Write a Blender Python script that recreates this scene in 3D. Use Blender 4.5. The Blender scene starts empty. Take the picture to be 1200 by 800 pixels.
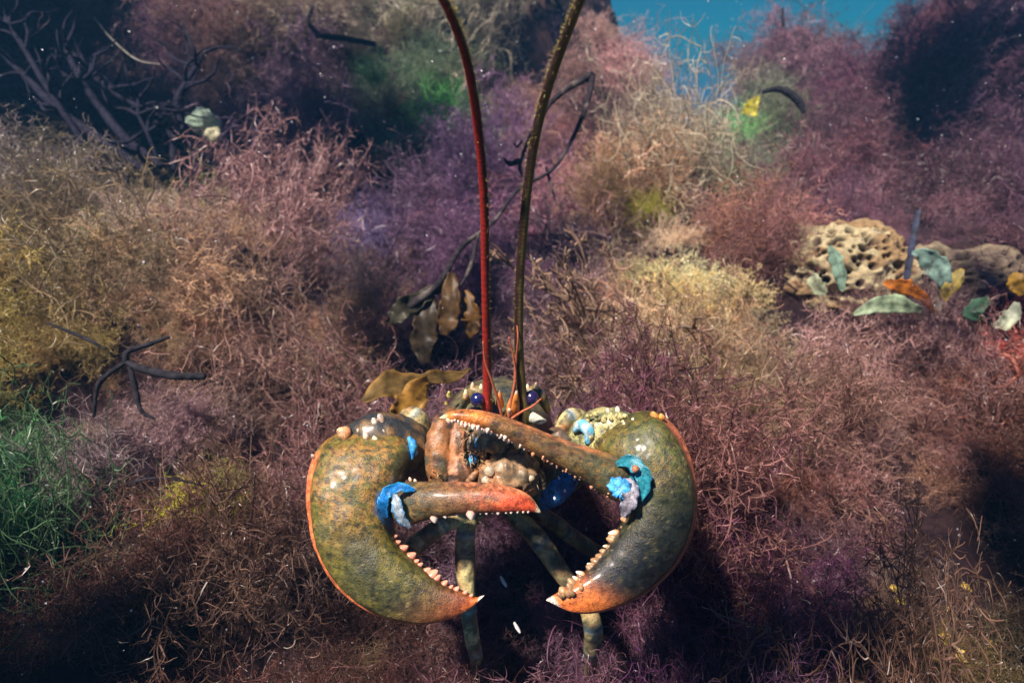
import bpy, math, random
import numpy as np
from mathutils import Vector

random.seed(7)
RNG = np.random.default_rng(11)
sc = bpy.context.scene
COL = sc.collection

# ------------------------------------------------------------------ camera
CAM_Z = 0.40
PITCH = math.radians(20.0)
HF = math.tan(math.radians(40.0))
cam_d = bpy.data.cameras.new('camera')
cam = bpy.data.objects.new('camera', cam_d)
COL.objects.link(cam)
cam.location = (0, 0, CAM_Z)
cam.rotation_euler = (math.radians(90) - PITCH, 0, 0)
cam_d.sensor_width = 36
cam_d.lens = 18 / HF
cam_d.clip_start = 0.01
cam_d.clip_end = 200
cam_d.dof.use_dof = True
cam_d.dof.focus_distance = 0.392
cam_d.dof.aperture_fstop = 8.0
sc.camera = cam

# ------------------------------------------------------------------ water light
SUN_EL, SUN_AZ = 57.0, 224.0        # azimuth clockwise from +Y, the sun stands high on the left
w = bpy.data.worlds.new("World")
sc.world = w
w.use_nodes = True
nt = w.node_tree
nt.nodes.clear()
out = nt.nodes.new('ShaderNodeOutputWorld')
bg = nt.nodes.new('ShaderNodeBackground')
sky = nt.nodes.new('ShaderNodeTexSky')
sky.sky_type = 'NISHITA'
sky.sun_disc = False
sky.sun_elevation = math.radians(SUN_EL)
sky.sun_rotation = math.radians(SUN_AZ)
mul = nt.nodes.new('ShaderNodeMixRGB')
mul.blend_type = 'MULTIPLY'
mul.inputs[0].default_value = 1
# sea water filters the red out of the light that comes in from the side, less so from straight above
tcw = nt.nodes.new('ShaderNodeTexCoord'); sxyz = nt.nodes.new('ShaderNodeSeparateXYZ'); rmp = nt.nodes.new('ShaderNodeValToRGB')
nt.links.new(tcw.outputs['Generated'], sxyz.inputs[0]); nt.links.new(sxyz.outputs[2], rmp.inputs[0])
rmp.color_ramp.elements[0].position = .12; rmp.color_ramp.elements[0].color = (.002, .85, .92, 1)
rmp.color_ramp.elements[1].position = .45; rmp.color_ramp.elements[1].color = (.34, .20, .78, 1)
nt.links.new(rmp.outputs[0], mul.inputs[2])
nt.links.new(sky.outputs[0], mul.inputs[1])
nt.links.new(mul.outputs[0], bg.inputs[0])
bg.inputs[1].default_value = 0.032
nt.links.new(bg.outputs[0], out.inputs[0])

sun_d = bpy.data.lights.new('sun', 'SUN')
sun_d.energy = 5.0
sun_d.angle = math.radians(4.0)      # the water spreads the beam
sun_d.color = (1.0, 0.87, 0.76)
sun = bpy.data.objects.new('sun', sun_d)
COL.objects.link(sun)
az, el = math.radians(SUN_AZ), math.radians(SUN_EL)
to_sun = Vector((math.sin(az) * math.cos(el), math.cos(az) * math.cos(el), math.sin(el)))
sun.rotation_euler = to_sun.to_track_quat('Z', 'Y').to_euler()
sun.location = to_sun * 5

sc.view_settings.view_transform = 'Standard'
sc.view_settings.look = 'None'
sc.view_settings.exposure = 1.02
sc.view_settings.gamma = 1.0
sc.cycles.use_denoising = True
sc.cycles.max_bounces = 6
sc.cycles.transparent_max_bounces = 8
sc.cycles.volume_bounces = 0

# ------------------------------------------------------------------ helpers
CF = np.array([0, math.cos(PITCH), -math.sin(PITCH)])
CU = np.array([0, math.sin(PITCH), math.cos(PITCH)])
CR = np.array([1.0, 0, 0])
C0 = np.array([0, 0, CAM_Z])

def P(px, py, d):
    """a point of the place, given where the photograph (1200 x 800) shows it and how far it stands"""
    return C0 + d * (CF + CR * ((px - 600) / 600 * HF) + CU * ((400 - py) / 600 * HF))

def proj(p):
    q = np.asarray(p) - C0
    z = q @ CF
    z = np.where(np.abs(z) < 1e-6, 1e-6, z)
    return 600 + (q @ CR) / z / HF * 600, 400 - (q @ CU) / z / HF * 600, z

def nrm(a):
    a = np.asarray(a, float)
    return a / np.maximum(np.linalg.norm(a, axis=-1, keepdims=True), 1e-9)

def smooth01(x, a, b):
    t = np.clip((x - a) / (b - a), 0, 1)
    return t * t * (3 - 2 * t)

class Noise3:
    def __init__(s, seed):
        s.t = np.random.default_rng(seed).random((32, 32, 32))
    def __call__(s, p):
        p = np.asarray(p, float)
        i = np.floor(p).astype(int); f = p - i; f = f * f * (3 - 2 * f)
        r = 0
        for a in (0, 1):
            for b in (0, 1):
                for c in (0, 1):
                    wgt = (f[..., 0] if a else 1 - f[..., 0]) * (f[..., 1] if b else 1 - f[..., 1]) * (f[..., 2] if c else 1 - f[..., 2])
                    r = r + wgt * s.t[(i[..., 0] + a) % 32, (i[..., 1] + b) % 32, (i[..., 2] + c) % 32]
        return r
N1, N2, N3 = Noise3(1), Noise3(2), Noise3(3)
def fbm(p, o=4, n=N1):
    p = np.asarray(p, float); r = 0; a = 0.5
    for k in range(o):
        r = r + a * n(p * 2 ** k + 7.3 * k); a *= 0.5
    return r / (1 - 0.5 ** o)

def link_mesh(name, V, F, mat, cols=None, smooth=True, parent=None, origin=None):
    """V (n,3) world points, F list of quads/tris or an (m,4) array"""
    V = np.asarray(V, float)
    if origin is not None:
        V = V - np.asarray(origin)
    me = bpy.data.meshes.new(name)
    if isinstance(F, np.ndarray):
        k = F.shape[1]
        me.vertices.add(len(V)); me.vertices.foreach_set('co', V.astype(np.float32).ravel())
        me.loops.add(F.size); me.loops.foreach_set('vertex_index', F.astype(np.int32).ravel())
        me.polygons.add(len(F)); me.polygons.foreach_set('loop_start', np.arange(0, F.size, k, dtype=np.int32))
        me.update(calc_edges=True)
    else:
        me.from_pydata([tuple(v) for v in V], [], [tuple(int(i) for i in f) for f in F])
    if smooth:
        me.polygons.foreach_set('use_smooth', np.ones(len(me.polygons), bool))
    if cols is not None:
        at = me.color_attributes.new('Col', 'FLOAT_COLOR', 'POINT')
        c = np.ones((len(V), 4), np.float32); c[:, :3] = cols
        at.data.foreach_set('color', c.ravel())
    if mat is not None:
        me.materials.append(mat)
    me.update()
    o = bpy.data.objects.new(name, me)
    COL.objects.link(o)
    if parent is not None:
        o.parent = parent
    elif origin is not None:
        o.location = tuple(origin)
    return o

class MB:
    """collects shapes; build() links them as one mesh object"""
    def __init__(s): s.V = []; s.F = []; s.C = []; s.n = 0
    def add(s, V, F, C):
        V = np.asarray(V, float)
        C = np.asarray(C, float)
        if C.ndim == 1: C = np.tile(C, (len(V), 1))
        s.F += [tuple(int(i) + s.n for i in f) for f in F]
        s.V.append(V); s.C.append(C); s.n += len(V)
    def build(s, name, mat, parent=None, origin=None, smooth=True):
        return link_mesh(name, np.concatenate(s.V), s.F, mat, np.concatenate(s.C), smooth, parent, origin)

def spline(pts, n):
    """Catmull-Rom through rows of pts (any width), n samples, with the parameter"""
    p = np.asarray(pts, float)
    q = np.vstack([2 * p[0] - p[1], p, 2 * p[-1] - p[-2]])
    t = np.linspace(0, len(p) - 1 - 1e-9, n)
    i = t.astype(int); f = (t - i)[:, None]
    a, b, c, d = q[i], q[i + 1], q[i + 2], q[i + 3]
    return 0.5 * ((2 * b) + (c - a) * f + (2 * a - 5 * b + 4 * c - d) * f ** 2 + (3 * b - a - 3 * c + d) * f ** 3)

def grid_faces(nr, nc, wrap=True):
    F = []
    for i in range(nr - 1):
        for j in range(nc if wrap else nc - 1):
            a = i * nc + j; b = i * nc + (j + 1) % nc
            F.append((a, b, b + nc, a + nc))
    return F

def tube(mb, pts, radii, col, n=40, k=12, lump=0.0, flat=1.0, caps=True, seed=0, ring=0.0):
    """pts: world points, radii per point; col: colour or f(s, theta, pos) -> (m,3)"""
    rows = spline(np.hstack([np.asarray(pts, float), np.asarray(radii, float)[:, None]]), n)
    c, r = rows[:, :3], np.maximum(rows[:, 3], 1e-5)
    if ring: r = r * (1 + ring * np.sin(np.arange(n) * 1.6))
    T = nrm(np.gradient(c, axis=0))
    up = np.array([0, -0.6, 0.8]); A = np.cross(T, up)
    bad = np.linalg.norm(A, axis=1) < 0.15
    A[bad] = np.cross(T[bad], [1, 0, 0.1]); A = nrm(A)
    for i in range(1, n):                       # keep the frame from flipping
        a = A[i - 1] - T[i] * (A[i - 1] @ T[i]); A[i] = a / max(np.linalg.norm(a), 1e-9)
    B = np.cross(T, A)
    th = np.linspace(0, 2 * math.pi, k, endpoint=False)
    loops = c[:, None] + r[:, None, None] * (A[:, None] * np.cos(th)[None, :, None] + flat * B[:, None] * np.sin(th)[None, :, None])
    if lump:
        dirs = loops - c[:, None]
        loops = c[:, None] + dirs * (1 + lump * (fbm(loops * 260 + seed, 2) - 0.5)[..., None] * 2)
    V = loops.reshape(-1, 3)
    F = grid_faces(n, k)
    s = np.repeat(np.linspace(0, 1, n), k); tt = np.tile(th, n)
    C = col(s, tt, V) if callable(col) else np.tile(np.asarray(col, float), (len(V), 1))
    if caps:
        V = np.vstack([V, c[0] - T[0] * r[0] * .5, c[-1] + T[-1] * r[-1] * .5]); C = np.vstack([C, C[0], C[-1]])
        m = n * k
        F += [(j, m, (j + 1) % k) for j in range(k)] + [((n - 1) * k + j, (n - 1) * k + (j + 1) % k, m + 1) for j in range(k)]
    mb.add(V, F, C)

def ball(mb, c, r, col, k=8, axis=None, stretch=1.0, tipcol=None):
    """a round or, with an axis, pointed knob"""
    c = np.asarray(c, float)
    ax = nrm(axis if axis is not None else np.array([0, -0.5, 0.86]))
    a = nrm(np.cross(ax, [0.3, 0.9, 0.1])); b = np.cross(ax, a)
    V = []; C = []
    m = 6
    for i in range(m + 1):
        u = math.pi * i / m
        for j in range(k):
            t = 2 * math.pi * j / k
            w_ = math.sin(u) * (1 - .42 * max(0, math.cos(u))) * (1 + .10 * math.sin(3 * t + c[0] * 9000))
            V.append(c + r * (w_ * (math.cos(t) * a + math.sin(t) * b) + math.cos(u) * ax * stretch * (1.25 if u < 1.57 else .8)))
            f = (1 - i / m) ** .8
            g = min(1, max(0, (f - .5) / .3)); C.append(np.asarray(col) * (1 - g) + np.asarray(tipcol if tipcol is not None else col) * g)
    mb.add(V, grid_faces(m + 1, k), C)

def loft(mb, rows, colf, n=60, k=28, flange=0.0, power=0.8, lump=0.02, rim=0.0):
    """rows: (ax, ay, bx, by, depth, half thickness): outer edge, inner edge as seen, distance, thickness in metres"""
    R = spline(rows, n)
    A = np.array([P(r[0], r[1], r[4]) for r in R]); B = np.array([P(r[2], r[3], r[4]) for r in R])
    c = (A + B) / 2; h = (A - B) / 2
    T = nrm(np.gradient(c, axis=0))
    Nn = np.cross(h, T); Nn = nrm(Nn)
    view = nrm(C0 - c)
    Nn = np.where((np.sum(Nn * view, 1) < 0)[:, None], -Nn, Nn)
    Nn = nrm(Nn * 0.35 + view)
    Nn = nrm(Nn - nrm(h) * np.sum(Nn * nrm(h), 1)[:, None])
    th = np.linspace(0, 2 * math.pi, k, endpoint=False)
    cs, sn = np.cos(th), np.sin(th)
    prof = np.sign(sn) * np.abs(sn) ** power
    if rim: prof = prof * (1 - rim * (1 - smooth01(np.minimum(th, 2 * math.pi - th), .40, .78)))
    ext = 1 + flange * np.exp(-(np.minimum(th, 2 * math.pi - th) / 0.22) ** 2)
    thick = R[:, 5]
    V = c[:, None] + h[:, None] * (cs * ext)[None, :, None] + Nn[:, None] * (prof[None, :] * np.maximum(thick, 2e-4)[:, None])[..., None]
    V = V + Nn[:, None] * ((fbm(V * 90, 3) - 0.5) * lump * thick[:, None] * 2)[..., None]
    V = V.reshape(-1, 3)
    s = np.repeat(np.linspace(0, 1, n), k); tt = np.tile(th, n)
    C = colf(s, tt, V)
    F = grid_faces(n, k)
    m = n * k
    V = np.vstack([V, c[0], c[-1]]); C = np.vstack([C, C[0], C[-1]])
    F += [(j, m, (j + 1) % k) for j in range(k)] + [((n - 1) * k + j, (n - 1) * k + (j + 1) % k, m + 1) for j in range(k)]
    mb.add(V, F, C)
    return A, B, Nn

def mixc(a, b, t):
    t = np.asarray(t)[..., None]
    return np.asarray(a, float) * (1 - t) + np.asarray(b, float) * t

def tag(o, label=None, cat=None, group=None, kind=None):
    if label: o['label'] = label
    if cat: o['category'] = cat
    if group: o['group'] = group
    if kind: o['kind'] = kind
    return o

def empty(name, loc):
    o = bpy.data.objects.new(name, None); COL.objects.link(o); o.location = tuple(loc)
    o.empty_display_size = 0.02
    return o

# ------------------------------------------------------------------ materials
def new_mat(name):
    m = bpy.data.materials.new(name); m.use_nodes = True
    m.node_tree.nodes.clear()
    return m, m.node_tree.nodes, m.node_tree.links

def shell_mat(name, rough=0.38, mott=0.55, scale=220, bump=0.25, spec=0.45, speck=0.5, coat=0.0):
    m, n, l = new_mat(name)
    o = n.new('ShaderNodeOutputMaterial'); b = n.new('ShaderNodeBsdfPrincipled')
    at = n.new('ShaderNodeAttribute'); at.attribute_name = 'Col'
    tc = n.new('ShaderNodeTexCoord')
    n1 = n.new('ShaderNodeTexNoise'); n1.inputs['Scale'].default_value = scale; n1.inputs['Detail'].default_value = 6; n1.inputs['Roughness'].default_value = .7
    l.new(tc.outputs['Object'], n1.inputs['Vector'])
    r1 = n.new('ShaderNodeMapRange'); r1.inputs[1].default_value = .3; r1.inputs[2].default_value = .7
    r1.inputs[3].default_value = 1 - mott; r1.inputs[4].default_value = 1 + mott * .7
    l.new(n1.outputs[0], r1.inputs[0])
    mx = n.new('ShaderNodeMixRGB'); mx.blend_type = 'MULTIPLY'; mx.inputs[0].default_value = 1
    l.new(at.outputs['Color'], mx.inputs[1]); l.new(r1.outputs[0], mx.inputs[2])
    # dark fine freckles
    n2 = n.new('ShaderNodeTexNoise'); n2.inputs['Scale'].default_value = scale * 5; n2.inputs['Detail'].default_value = 3
    l.new(tc.outputs['Object'], n2.inputs['Vector'])
    r2 = n.new('ShaderNodeMapRange'); r2.inputs[1].default_value = .53; r2.inputs[2].default_value = .66; r2.inputs[3].default_value = 0; r2.inputs[4].default_value = speck
    l.new(n2.outputs[0], r2.inputs[0])
    m2 = n.new('ShaderNodeMixRGB'); m2.inputs[2].default_value = (.02, .022, .02, 1)
    l.new(r2.outputs[0], m2.inputs[0]); l.new(mx.outputs[0], m2.inputs[1])
    l.new(m2.outputs[0], b.inputs['Base Color'])
    b.inputs['Roughness'].default_value = rough
    b.inputs['Specular IOR Level'].default_value = spec
    b.inputs['Coat Weight'].default_value = coat; b.inputs['Coat Roughness'].default_value = .22
    b.inputs['Subsurface Weight'].default_value = 0.0
    rr = n.new('ShaderNodeMapRange'); rr.inputs[3].default_value = rough - .12; rr.inputs[4].default_value = rough + .22
    l.new(n1.outputs[0], rr.inputs[0]); l.new(rr.outputs[0], b.inputs['Roughness'])
    bp = n.new('ShaderNodeBump'); bp.inputs['Strength'].default_value = bump; bp.inputs['Distance'].default_value = .0007
    ad = n.new('ShaderNodeMath'); ad.operation = 'ADD'
    sm = n.new('ShaderNodeMath'); sm.operation = 'MULTIPLY'; sm.inputs[1].default_value = .5; l.new(n1.outputs[0], sm.inputs[0]); l.new(sm.outputs[0], ad.inputs[0]); l.new(n2.outputs[0], ad.inputs[1])
    l.new(ad.outputs[0], bp.inputs['Height']); l.new(bp.outputs[0], b.inputs['Normal'])
    l.new(b.outputs[0], o.inputs[0])
    return m

def algae_mat(name, src):
    """src: 'instancer' tint, 'object' colour or the mesh's own 'Col'"""
    m, n, l = new_mat(name)
    o = n.new('ShaderNodeOutputMaterial')
    at = n.new('ShaderNodeAttribute')
    if src == 'instancer':
        at.attribute_type = 'INSTANCER'; at.attribute_name = 'tint'; tint = at.outputs['Color']
        ca = n.new('ShaderNodeAttribute'); ca.attribute_name = 'Col'
    elif src == 'object':
        n.remove(at); oi = n.new('ShaderNodeObjectInfo'); tint = oi.outputs['Color']
        ca = n.new('ShaderNodeAttribute'); ca.attribute_name = 'Col'
    mx = n.new('ShaderNodeMixRGB'); mx.blend_type = 'MULTIPLY'; mx.inputs[0].default_value = 1
    l.new(tint, mx.inputs[1]); l.new(ca.outputs['Color'], mx.inputs[2])
    d = n.new('ShaderNodeBsdfDiffuse'); t = n.new('ShaderNodeBsdfTranslucent'); s = n.new('ShaderNodeMixShader')
    s.inputs[0].default_value = .4
    l.new(mx.outputs[0], d.inputs[0]); l.new(mx.outputs[0], t.inputs[0])
    l.new(d.outputs[0], s.inputs[1]); l.new(t.outputs[0], s.inputs[2])
    g = n.new('ShaderNodeBsdfGlossy'); g.inputs['Roughness'].default_value = .35
    s2 = n.new('ShaderNodeMixShader'); s2.inputs[0].default_value = .03
    l.new(s.outputs[0], s2.inputs[1]); l.new(g.outputs[0], s2.inputs[2])
    l.new(s2.outputs[0], o.inputs[0])
    return m

def blade_mat(name, rough=.3, trans=.35, scale=90, mott=.8, spec=.4):
    m, n, l = new_mat(name)
    o = n.new('ShaderNodeOutputMaterial'); b = n.new('ShaderNodeBsdfPrincipled')
    at = n.new('ShaderNodeAttribute'); at.attribute_name = 'Col'
    tc = n.new('ShaderNodeTexCoord'); n1 = n.new('ShaderNodeTexNoise'); n1.inputs['Scale'].default_value = scale; n1.inputs['Detail'].default_value = 7
    l.new(tc.outputs['Object'], n1.inputs['Vector'])
    r1 = n.new('ShaderNodeMapRange'); r1.inputs[1].default_value = .3; r1.inputs[2].default_value = .7; r1.inputs[3].default_value = 1 - mott; r1.inputs[4].default_value = 1 + mott * .6
    l.new(n1.outputs[0], r1.inputs[0])
    mx = n.new('ShaderNodeMixRGB'); mx.blend_type = 'MULTIPLY'; mx.inputs[0].default_value = 1
    l.new(at.outputs['Color'], mx.inputs[1]); l.new(r1.outputs[0], mx.inputs[2])
    l.new(mx.outputs[0], b.inputs['Base Color']); b.inputs['Roughness'].default_value = rough; b.inputs['Specular IOR Level'].default_value = spec
    t = n.new('ShaderNodeBsdfTranslucent'); l.new(mx.outputs[0], t.inputs[0])
    s = n.new('ShaderNodeMixShader'); s.inputs[0].default_value = trans
    bp = n.new('ShaderNodeBump'); bp.inputs['Strength'].default_value = .3; bp.inputs['Distance'].default_value = .002
    l.new(n1.outputs[0], bp.inputs['Height']); l.new(bp.outputs[0], b.inputs['Normal'])
    l.new(b.outputs[0], s.inputs[1]); l.new(t.outputs[0], s.inputs[2]); l.new(s.outputs[0], o.inputs[0])
    return m

M_SHELL = shell_mat('claw_shell', bump=.7, mott=.75, speck=.7, spec=.4, coat=.30, rough=.36)
M_SMOOTH = shell_mat('smooth_shell', rough=.34, mott=.6, speck=.45, bump=.35, scale=160, spec=.32)
M_TOOTH = shell_mat('tooth_enamel', rough=.3, mott=.12, speck=.0, bump=.05)
M_BLUE = shell_mat('blue_joint', rough=.25, mott=.8, scale=300, speck=.4, bump=.5)
M_EYE = shell_mat('eye_gloss', rough=.14, mott=.1, speck=0, bump=0, spec=.8, coat=.6)
M_FEELER = shell_mat('feeler_shell', rough=.45, mott=.35, scale=500, speck=.4, bump=.3)
M_ALG_T = algae_mat('turf_algae', 'instancer')
M_ALG_O = algae_mat('tuft_algae', 'object')
M_BLADE = blade_mat('kelp_skin', rough=.45, spec=.25)
M_BARK = blade_mat('stem_skin', rough=.8, trans=0, scale=160, mott=.6, spec=.05)
M_ROCK = shell_mat('rock_skin', rough=.85, mott=.45, scale=110, speck=.3, bump=.5, spec=.15)

def seabed_mat():
    m, n, l = new_mat('seabed_mud')
    o = n.new('ShaderNodeOutputMaterial'); b = n.new('ShaderNodeBsdfPrincipled')
    tc = n.new('ShaderNodeTexCoord')
    n1 = n.new('ShaderNodeTexNoise'); n1.inputs['Scale'].default_value = 7; n1.inputs['Detail'].default_value = 8
    n2 = n.new('ShaderNodeTexNoise'); n2.inputs['Scale'].default_value = 60; n2.inputs['Detail'].default_value = 8; n2.inputs['Roughness'].default_value = .8
    l.new(tc.outputs['Object'], n1.inputs['Vector']); l.new(tc.outputs['Object'], n2.inputs['Vector'])
    cr = n.new('ShaderNodeValToRGB')
    e = cr.color_ramp.elements; e[0].position = .35; e[0].color = (.025, .016, .03, 1); e[1].position = .65; e[1].color = (.085, .05, .05, 1)
    l.new(n1.outputs[0], cr.inputs[0])
    cr2 = n.new('ShaderNodeValToRGB'); e = cr2.color_ramp.elements; e[0].position = .3; e[0].color = (.25, .25, .3, 1); e[1].position = .75; e[1].color = (1.3, 1.2, 1.1, 1)
    l.new(n2.outputs[0], cr2.inputs[0])
    mx = n.new('ShaderNodeMixRGB'); mx.blend_type = 'MULTIPLY'; mx.inputs[0].default_value = 1
    l.new(cr.outputs[0], mx.inputs[1]); l.new(cr2.outputs[0], mx.inputs[2])
    l.new(mx.outputs[0], b.inputs['Base Color']); b.inputs['Roughness'].default_value = .95; b.inputs['Specular IOR Level'].default_value = .1
    bp = n.new('ShaderNodeBump'); bp.inputs['Strength'].default_value = 1; bp.inputs['Distance'].default_value = .01
    l.new(n2.outputs[0], bp.inputs['Height']); l.new(bp.outputs[0], b.inputs['Normal'])
    l.new(b.outputs[0], o.inputs[0])
    return m
M_BED = seabed_mat()

# ------------------------------------------------------------------ the seabed
CTRL = [  # where the surface of the seabed shows in the photograph and how far off it is
    (600, 760, .50), (300, 790, .46), (900, 790, .47), (60, 780, .45), (1160, 780, .46),
    (600, 640, .56), (150, 620, .54), (1000, 600, .60), (350, 560, .62), (850, 560, .62),
    (40, 450, .62), (200, 400, .68), (380, 430, .74), (200, 285, .78), (330, 270, .88), (70, 330, .74),
    (600, 470, .74), (600, 380, .92), (450, 330, 1.02), (720, 400, .86), (830, 385, .74), (960, 430, .76), (1130, 430, .82),
    (1030, 320, .98), (1180, 300, 1.0), (1180, 560, .62),
    (100, 200, 1.35), (250, 190, 1.45), (420, 240, 1.35), (600, 270, 1.3), (740, 260, 1.25), (850, 250, 1.2), (950, 230, 1.35), (1100, 200, 1.45),
    (50, 90, 1.7), (250, 80, 1.9), (450, 130, 1.8), (600, 130, 1.85), (700, 160, 1.8), (800, 160, 1.75), (900, 130, 1.8), (1050, 110, 1.9), (1180, 100, 1.8),
    (-50, -40, 2.3), (200, -30, 2.5), (450, 10, 2.6), (620, 5, 2.6), (700, 40, 2.5), (780, 130, 2.5), (745, 60, 2.7), (780, 105, 3.2), (870, 70, 2.3), (960, 65, 2.5), (1060, 30, 2.5), (1190, -20, 2.4),
]
cp = np.array([P(*c) for c in CTRL])
cp[:, 2] -= 0.02 + 0.045 * np.clip(cp[:, 1], 0, 2.6)      # the weed stands this much above the bare bed
anchor = np.array([[x, y, z] for x, y, z in [(-1, .0, .05), (0, -.1, -.02), (1, 0, .05), (-1, -1.5, 0), (1, -1.5, 0), (0, -1.5, 0),
    (-4, 0, .2), (4, 0, .2), (-4, 2, .8), (4, 2, .8), (-3, 5, .7), (0, 5, .25), (3, 5, .6), (1.2, 4, .2), (0, 9, -.1), (-6, 8, .2), (6, 8, .2), (-2, 1, .35), (2, 1, .35)]])
ctl = np.vstack([cp, anchor])
def _k(a, b):
    return np.linalg.norm(a[:, None, :2] - b[None, :, :2], axis=-1)
Kmat = _k(ctl, ctl) + np.eye(len(ctl)) * -0.02
wts = np.linalg.solve(np.block([[Kmat, np.ones((len(ctl), 1))], [np.ones((1, len(ctl))), np.zeros((1, 1))]]), np.append(ctl[:, 2], 0))
def height(x, y):
    x = np.asarray(x, float); y = np.asarray(y, float)
    q = np.stack([x.ravel(), y.ravel()], 1)
    r = np.zeros(len(q))
    for s in range(0, len(q), 20000):
        qq = q[s:s + 20000]
        r[s:s + 20000] = np.linalg.norm(qq[:, None] - ctl[None, :, :2], axis=-1) @ wts[:-1] + wts[-1]
    p3 = np.stack([q[:, 0], q[:, 1], np.zeros(len(q))], 1)
    calm = 1 - .85 * np.exp(-(q[:, 0] / .22) ** 4 - ((q[:, 1] - .32) / .22) ** 4)
    amp = np.clip(.25 + q[:, 1] * .75, .25, 1.7) * calm
    lum = (fbm(p3 * 3.1 + 3, 3) - .5) * .28 + (1 - np.abs(fbm(p3 * 6.5 + 9, 2, N2) - .5) * 4) * .028 + (fbm(p3 * 13 + 1, 3, N3) - .5) * .17
    r = r + lum * amp
    az = q[:, 0] / np.maximum(q[:, 1], .2); fa = smooth01(q[:, 1], 1.55, 2.1)
    r = r + fa * (-.38 * np.exp(-((az - .27) / .075) ** 2) + .07 * np.exp(-((az - .385) / .035) ** 2) - .12 * np.exp(-((az - .53) / .07) ** 2))
    r = r + fa * (.26 * (1 - smooth01(az, .12, .20)) + .14 * smooth01(az, .58, .75))
    r = r - .10 * np.exp(-((az + .27) / .16) ** 2 - ((q[:, 1] - 1.25) / .22) ** 2) - .07 * np.exp(-((q[:, 0] - .01) / .13) ** 2 - ((q[:, 1] - .74) / .13) ** 2) - .07 * np.exp(-((az + .75) / .2) ** 2 - ((q[:, 1] - 1.15) / .18) ** 2)
    far = smooth01(np.hypot(q[:, 0], q[:, 1]), 6, 12)
    r = r * (1 - far) - .2 * far
    return r.reshape(x.shape)

us = np.linspace(-1, 1, 261); vs = np.linspace(0, 1, 261)
gx = np.sign(us) * (np.abs(us) * 1.6 + np.abs(us) ** 6 * 40)
gy = -1.5 + vs * 6.0 + vs ** 8 * 45
GX, GY = np.meshgrid(gx, gy)
GZ = height(GX, GY)
V = np.stack([GX, GY, GZ], -1).reshape(-1, 3)
ii = np.arange(260)[:, None] * 261 + np.arange(260)[None]
F = np.stack([ii, ii + 1, ii + 262, ii + 261], -1).reshape(-1, 4)
o = link_mesh('seabed', V, F, M_BED)
tag(o, 'dark purple brown seabed sloping up behind the lobster', 'seabed', kind='structure')

def surf(px, py):
    """the spot of the seabed that this point of the photograph shows"""
    d = np.linspace(.25, 6, 1200)
    pts = C0 + d[:, None] * (P(px, py, 1) - C0)
    below = pts[:, 2] < height(pts[:, 0], pts[:, 1])
    i = int(np.argmax(below)) if below.any() else len(d) - 1
    return pts[i], d[i]

# ------------------------------------------------------------------ algae
def walk(starts, dirs, steps, seg, curl, bias=(0, 0, 0), mem=.75):
    n = len(starts)
    p = np.array(starts, float); d = nrm(dirs)
    wv = RNG.normal(size=(n, 3)) * curl
    out_ = [p.copy()]
    seg = np.asarray(seg, float).reshape(-1, 1) if np.ndim(seg) else seg
    for _ in range(steps):
        wv = wv * mem + RNG.normal(size=(n, 3)) * curl * (1 - mem) * 2
        d = nrm(d + wv + np.asarray(bias))
        p = p + d * seg
        out_.append(p.copy())
    return np.stack(out_, 1)

def ribbons(paths, w0, w1, shade):
    n, s, _ = paths.shape
    T = nrm(np.gradient(paths, axis=1))
    side = nrm(np.cross(T, RNG.normal(size=(n, 1, 3))))
    wd = np.linspace(w0, w1, s)[None, :, None]
    L, R = paths - side * wd, paths + side * wd
    V = np.stack([L, R], 2).reshape(-1, 3)
    base = (np.arange(n) * s * 2)[:, None] + (np.arange(s - 1) * 2)[None]
    F = np.stack([base, base + 1, base + 3, base + 2], -1).reshape(-1, 4)
    c = np.repeat(np.asarray(shade), s * 2)
    return V, F, c

def tubes3(paths, w0, w1, shade):
    n, s, _ = paths.shape
    T = nrm(np.gradient(paths, axis=1))
    a = nrm(np.cross(T, RNG.normal(size=(n, 1, 3)))); b = np.cross(T, a)
    wd = np.linspace(w0, w1, s)[None, :, None]
    rings = [paths + wd * (a * math.cos(t) + b * math.sin(t)) for t in (0, 2.094, 4.189)]
    V = np.stack(rings, 2).reshape(-1, 3)
    base = (np.arange(n) * s * 3)[:, None] + (np.arange(s - 1) * 3)[None]
    F = np.concatenate([np.stack([base + i, base + (i + 1) % 3, base + 3 + (i + 1) % 3, base + 3 + i], -1).reshape(-1, 4) for i in range(3)])
    return V, F, np.repeat(np.asarray(shade), s * 3)

def merge(parts):
    Vs, Fs, Cs = [], [], []; k = 0
    for V, F, c in parts:
        Vs.append(V); Fs.append(F + k); Cs.append(c); k += len(V)
    c = np.concatenate(Cs)
    return np.concatenate(Vs), np.concatenate(Fs), np.stack([c, c, c], 1)

def pick(paths, n, lo=.25):
    i = RNG.integers(0, len(paths), n); s = paths.shape[1]
    j = RNG.integers(int(s * lo), s, n)
    p = paths[i, j]; t = nrm(paths[i, j] - paths[i, np.maximum(j - 1, 0)])
    return p, t

def hemi(n, up=.6):
    d = nrm(RNG.normal(size=(n, 3))); d[:, 2] = np.abs(d[:, 2]) + up
    return nrm(d)

def shd(n, a=.6, b=1.35): return RNG.uniform(a, b, n)

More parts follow.
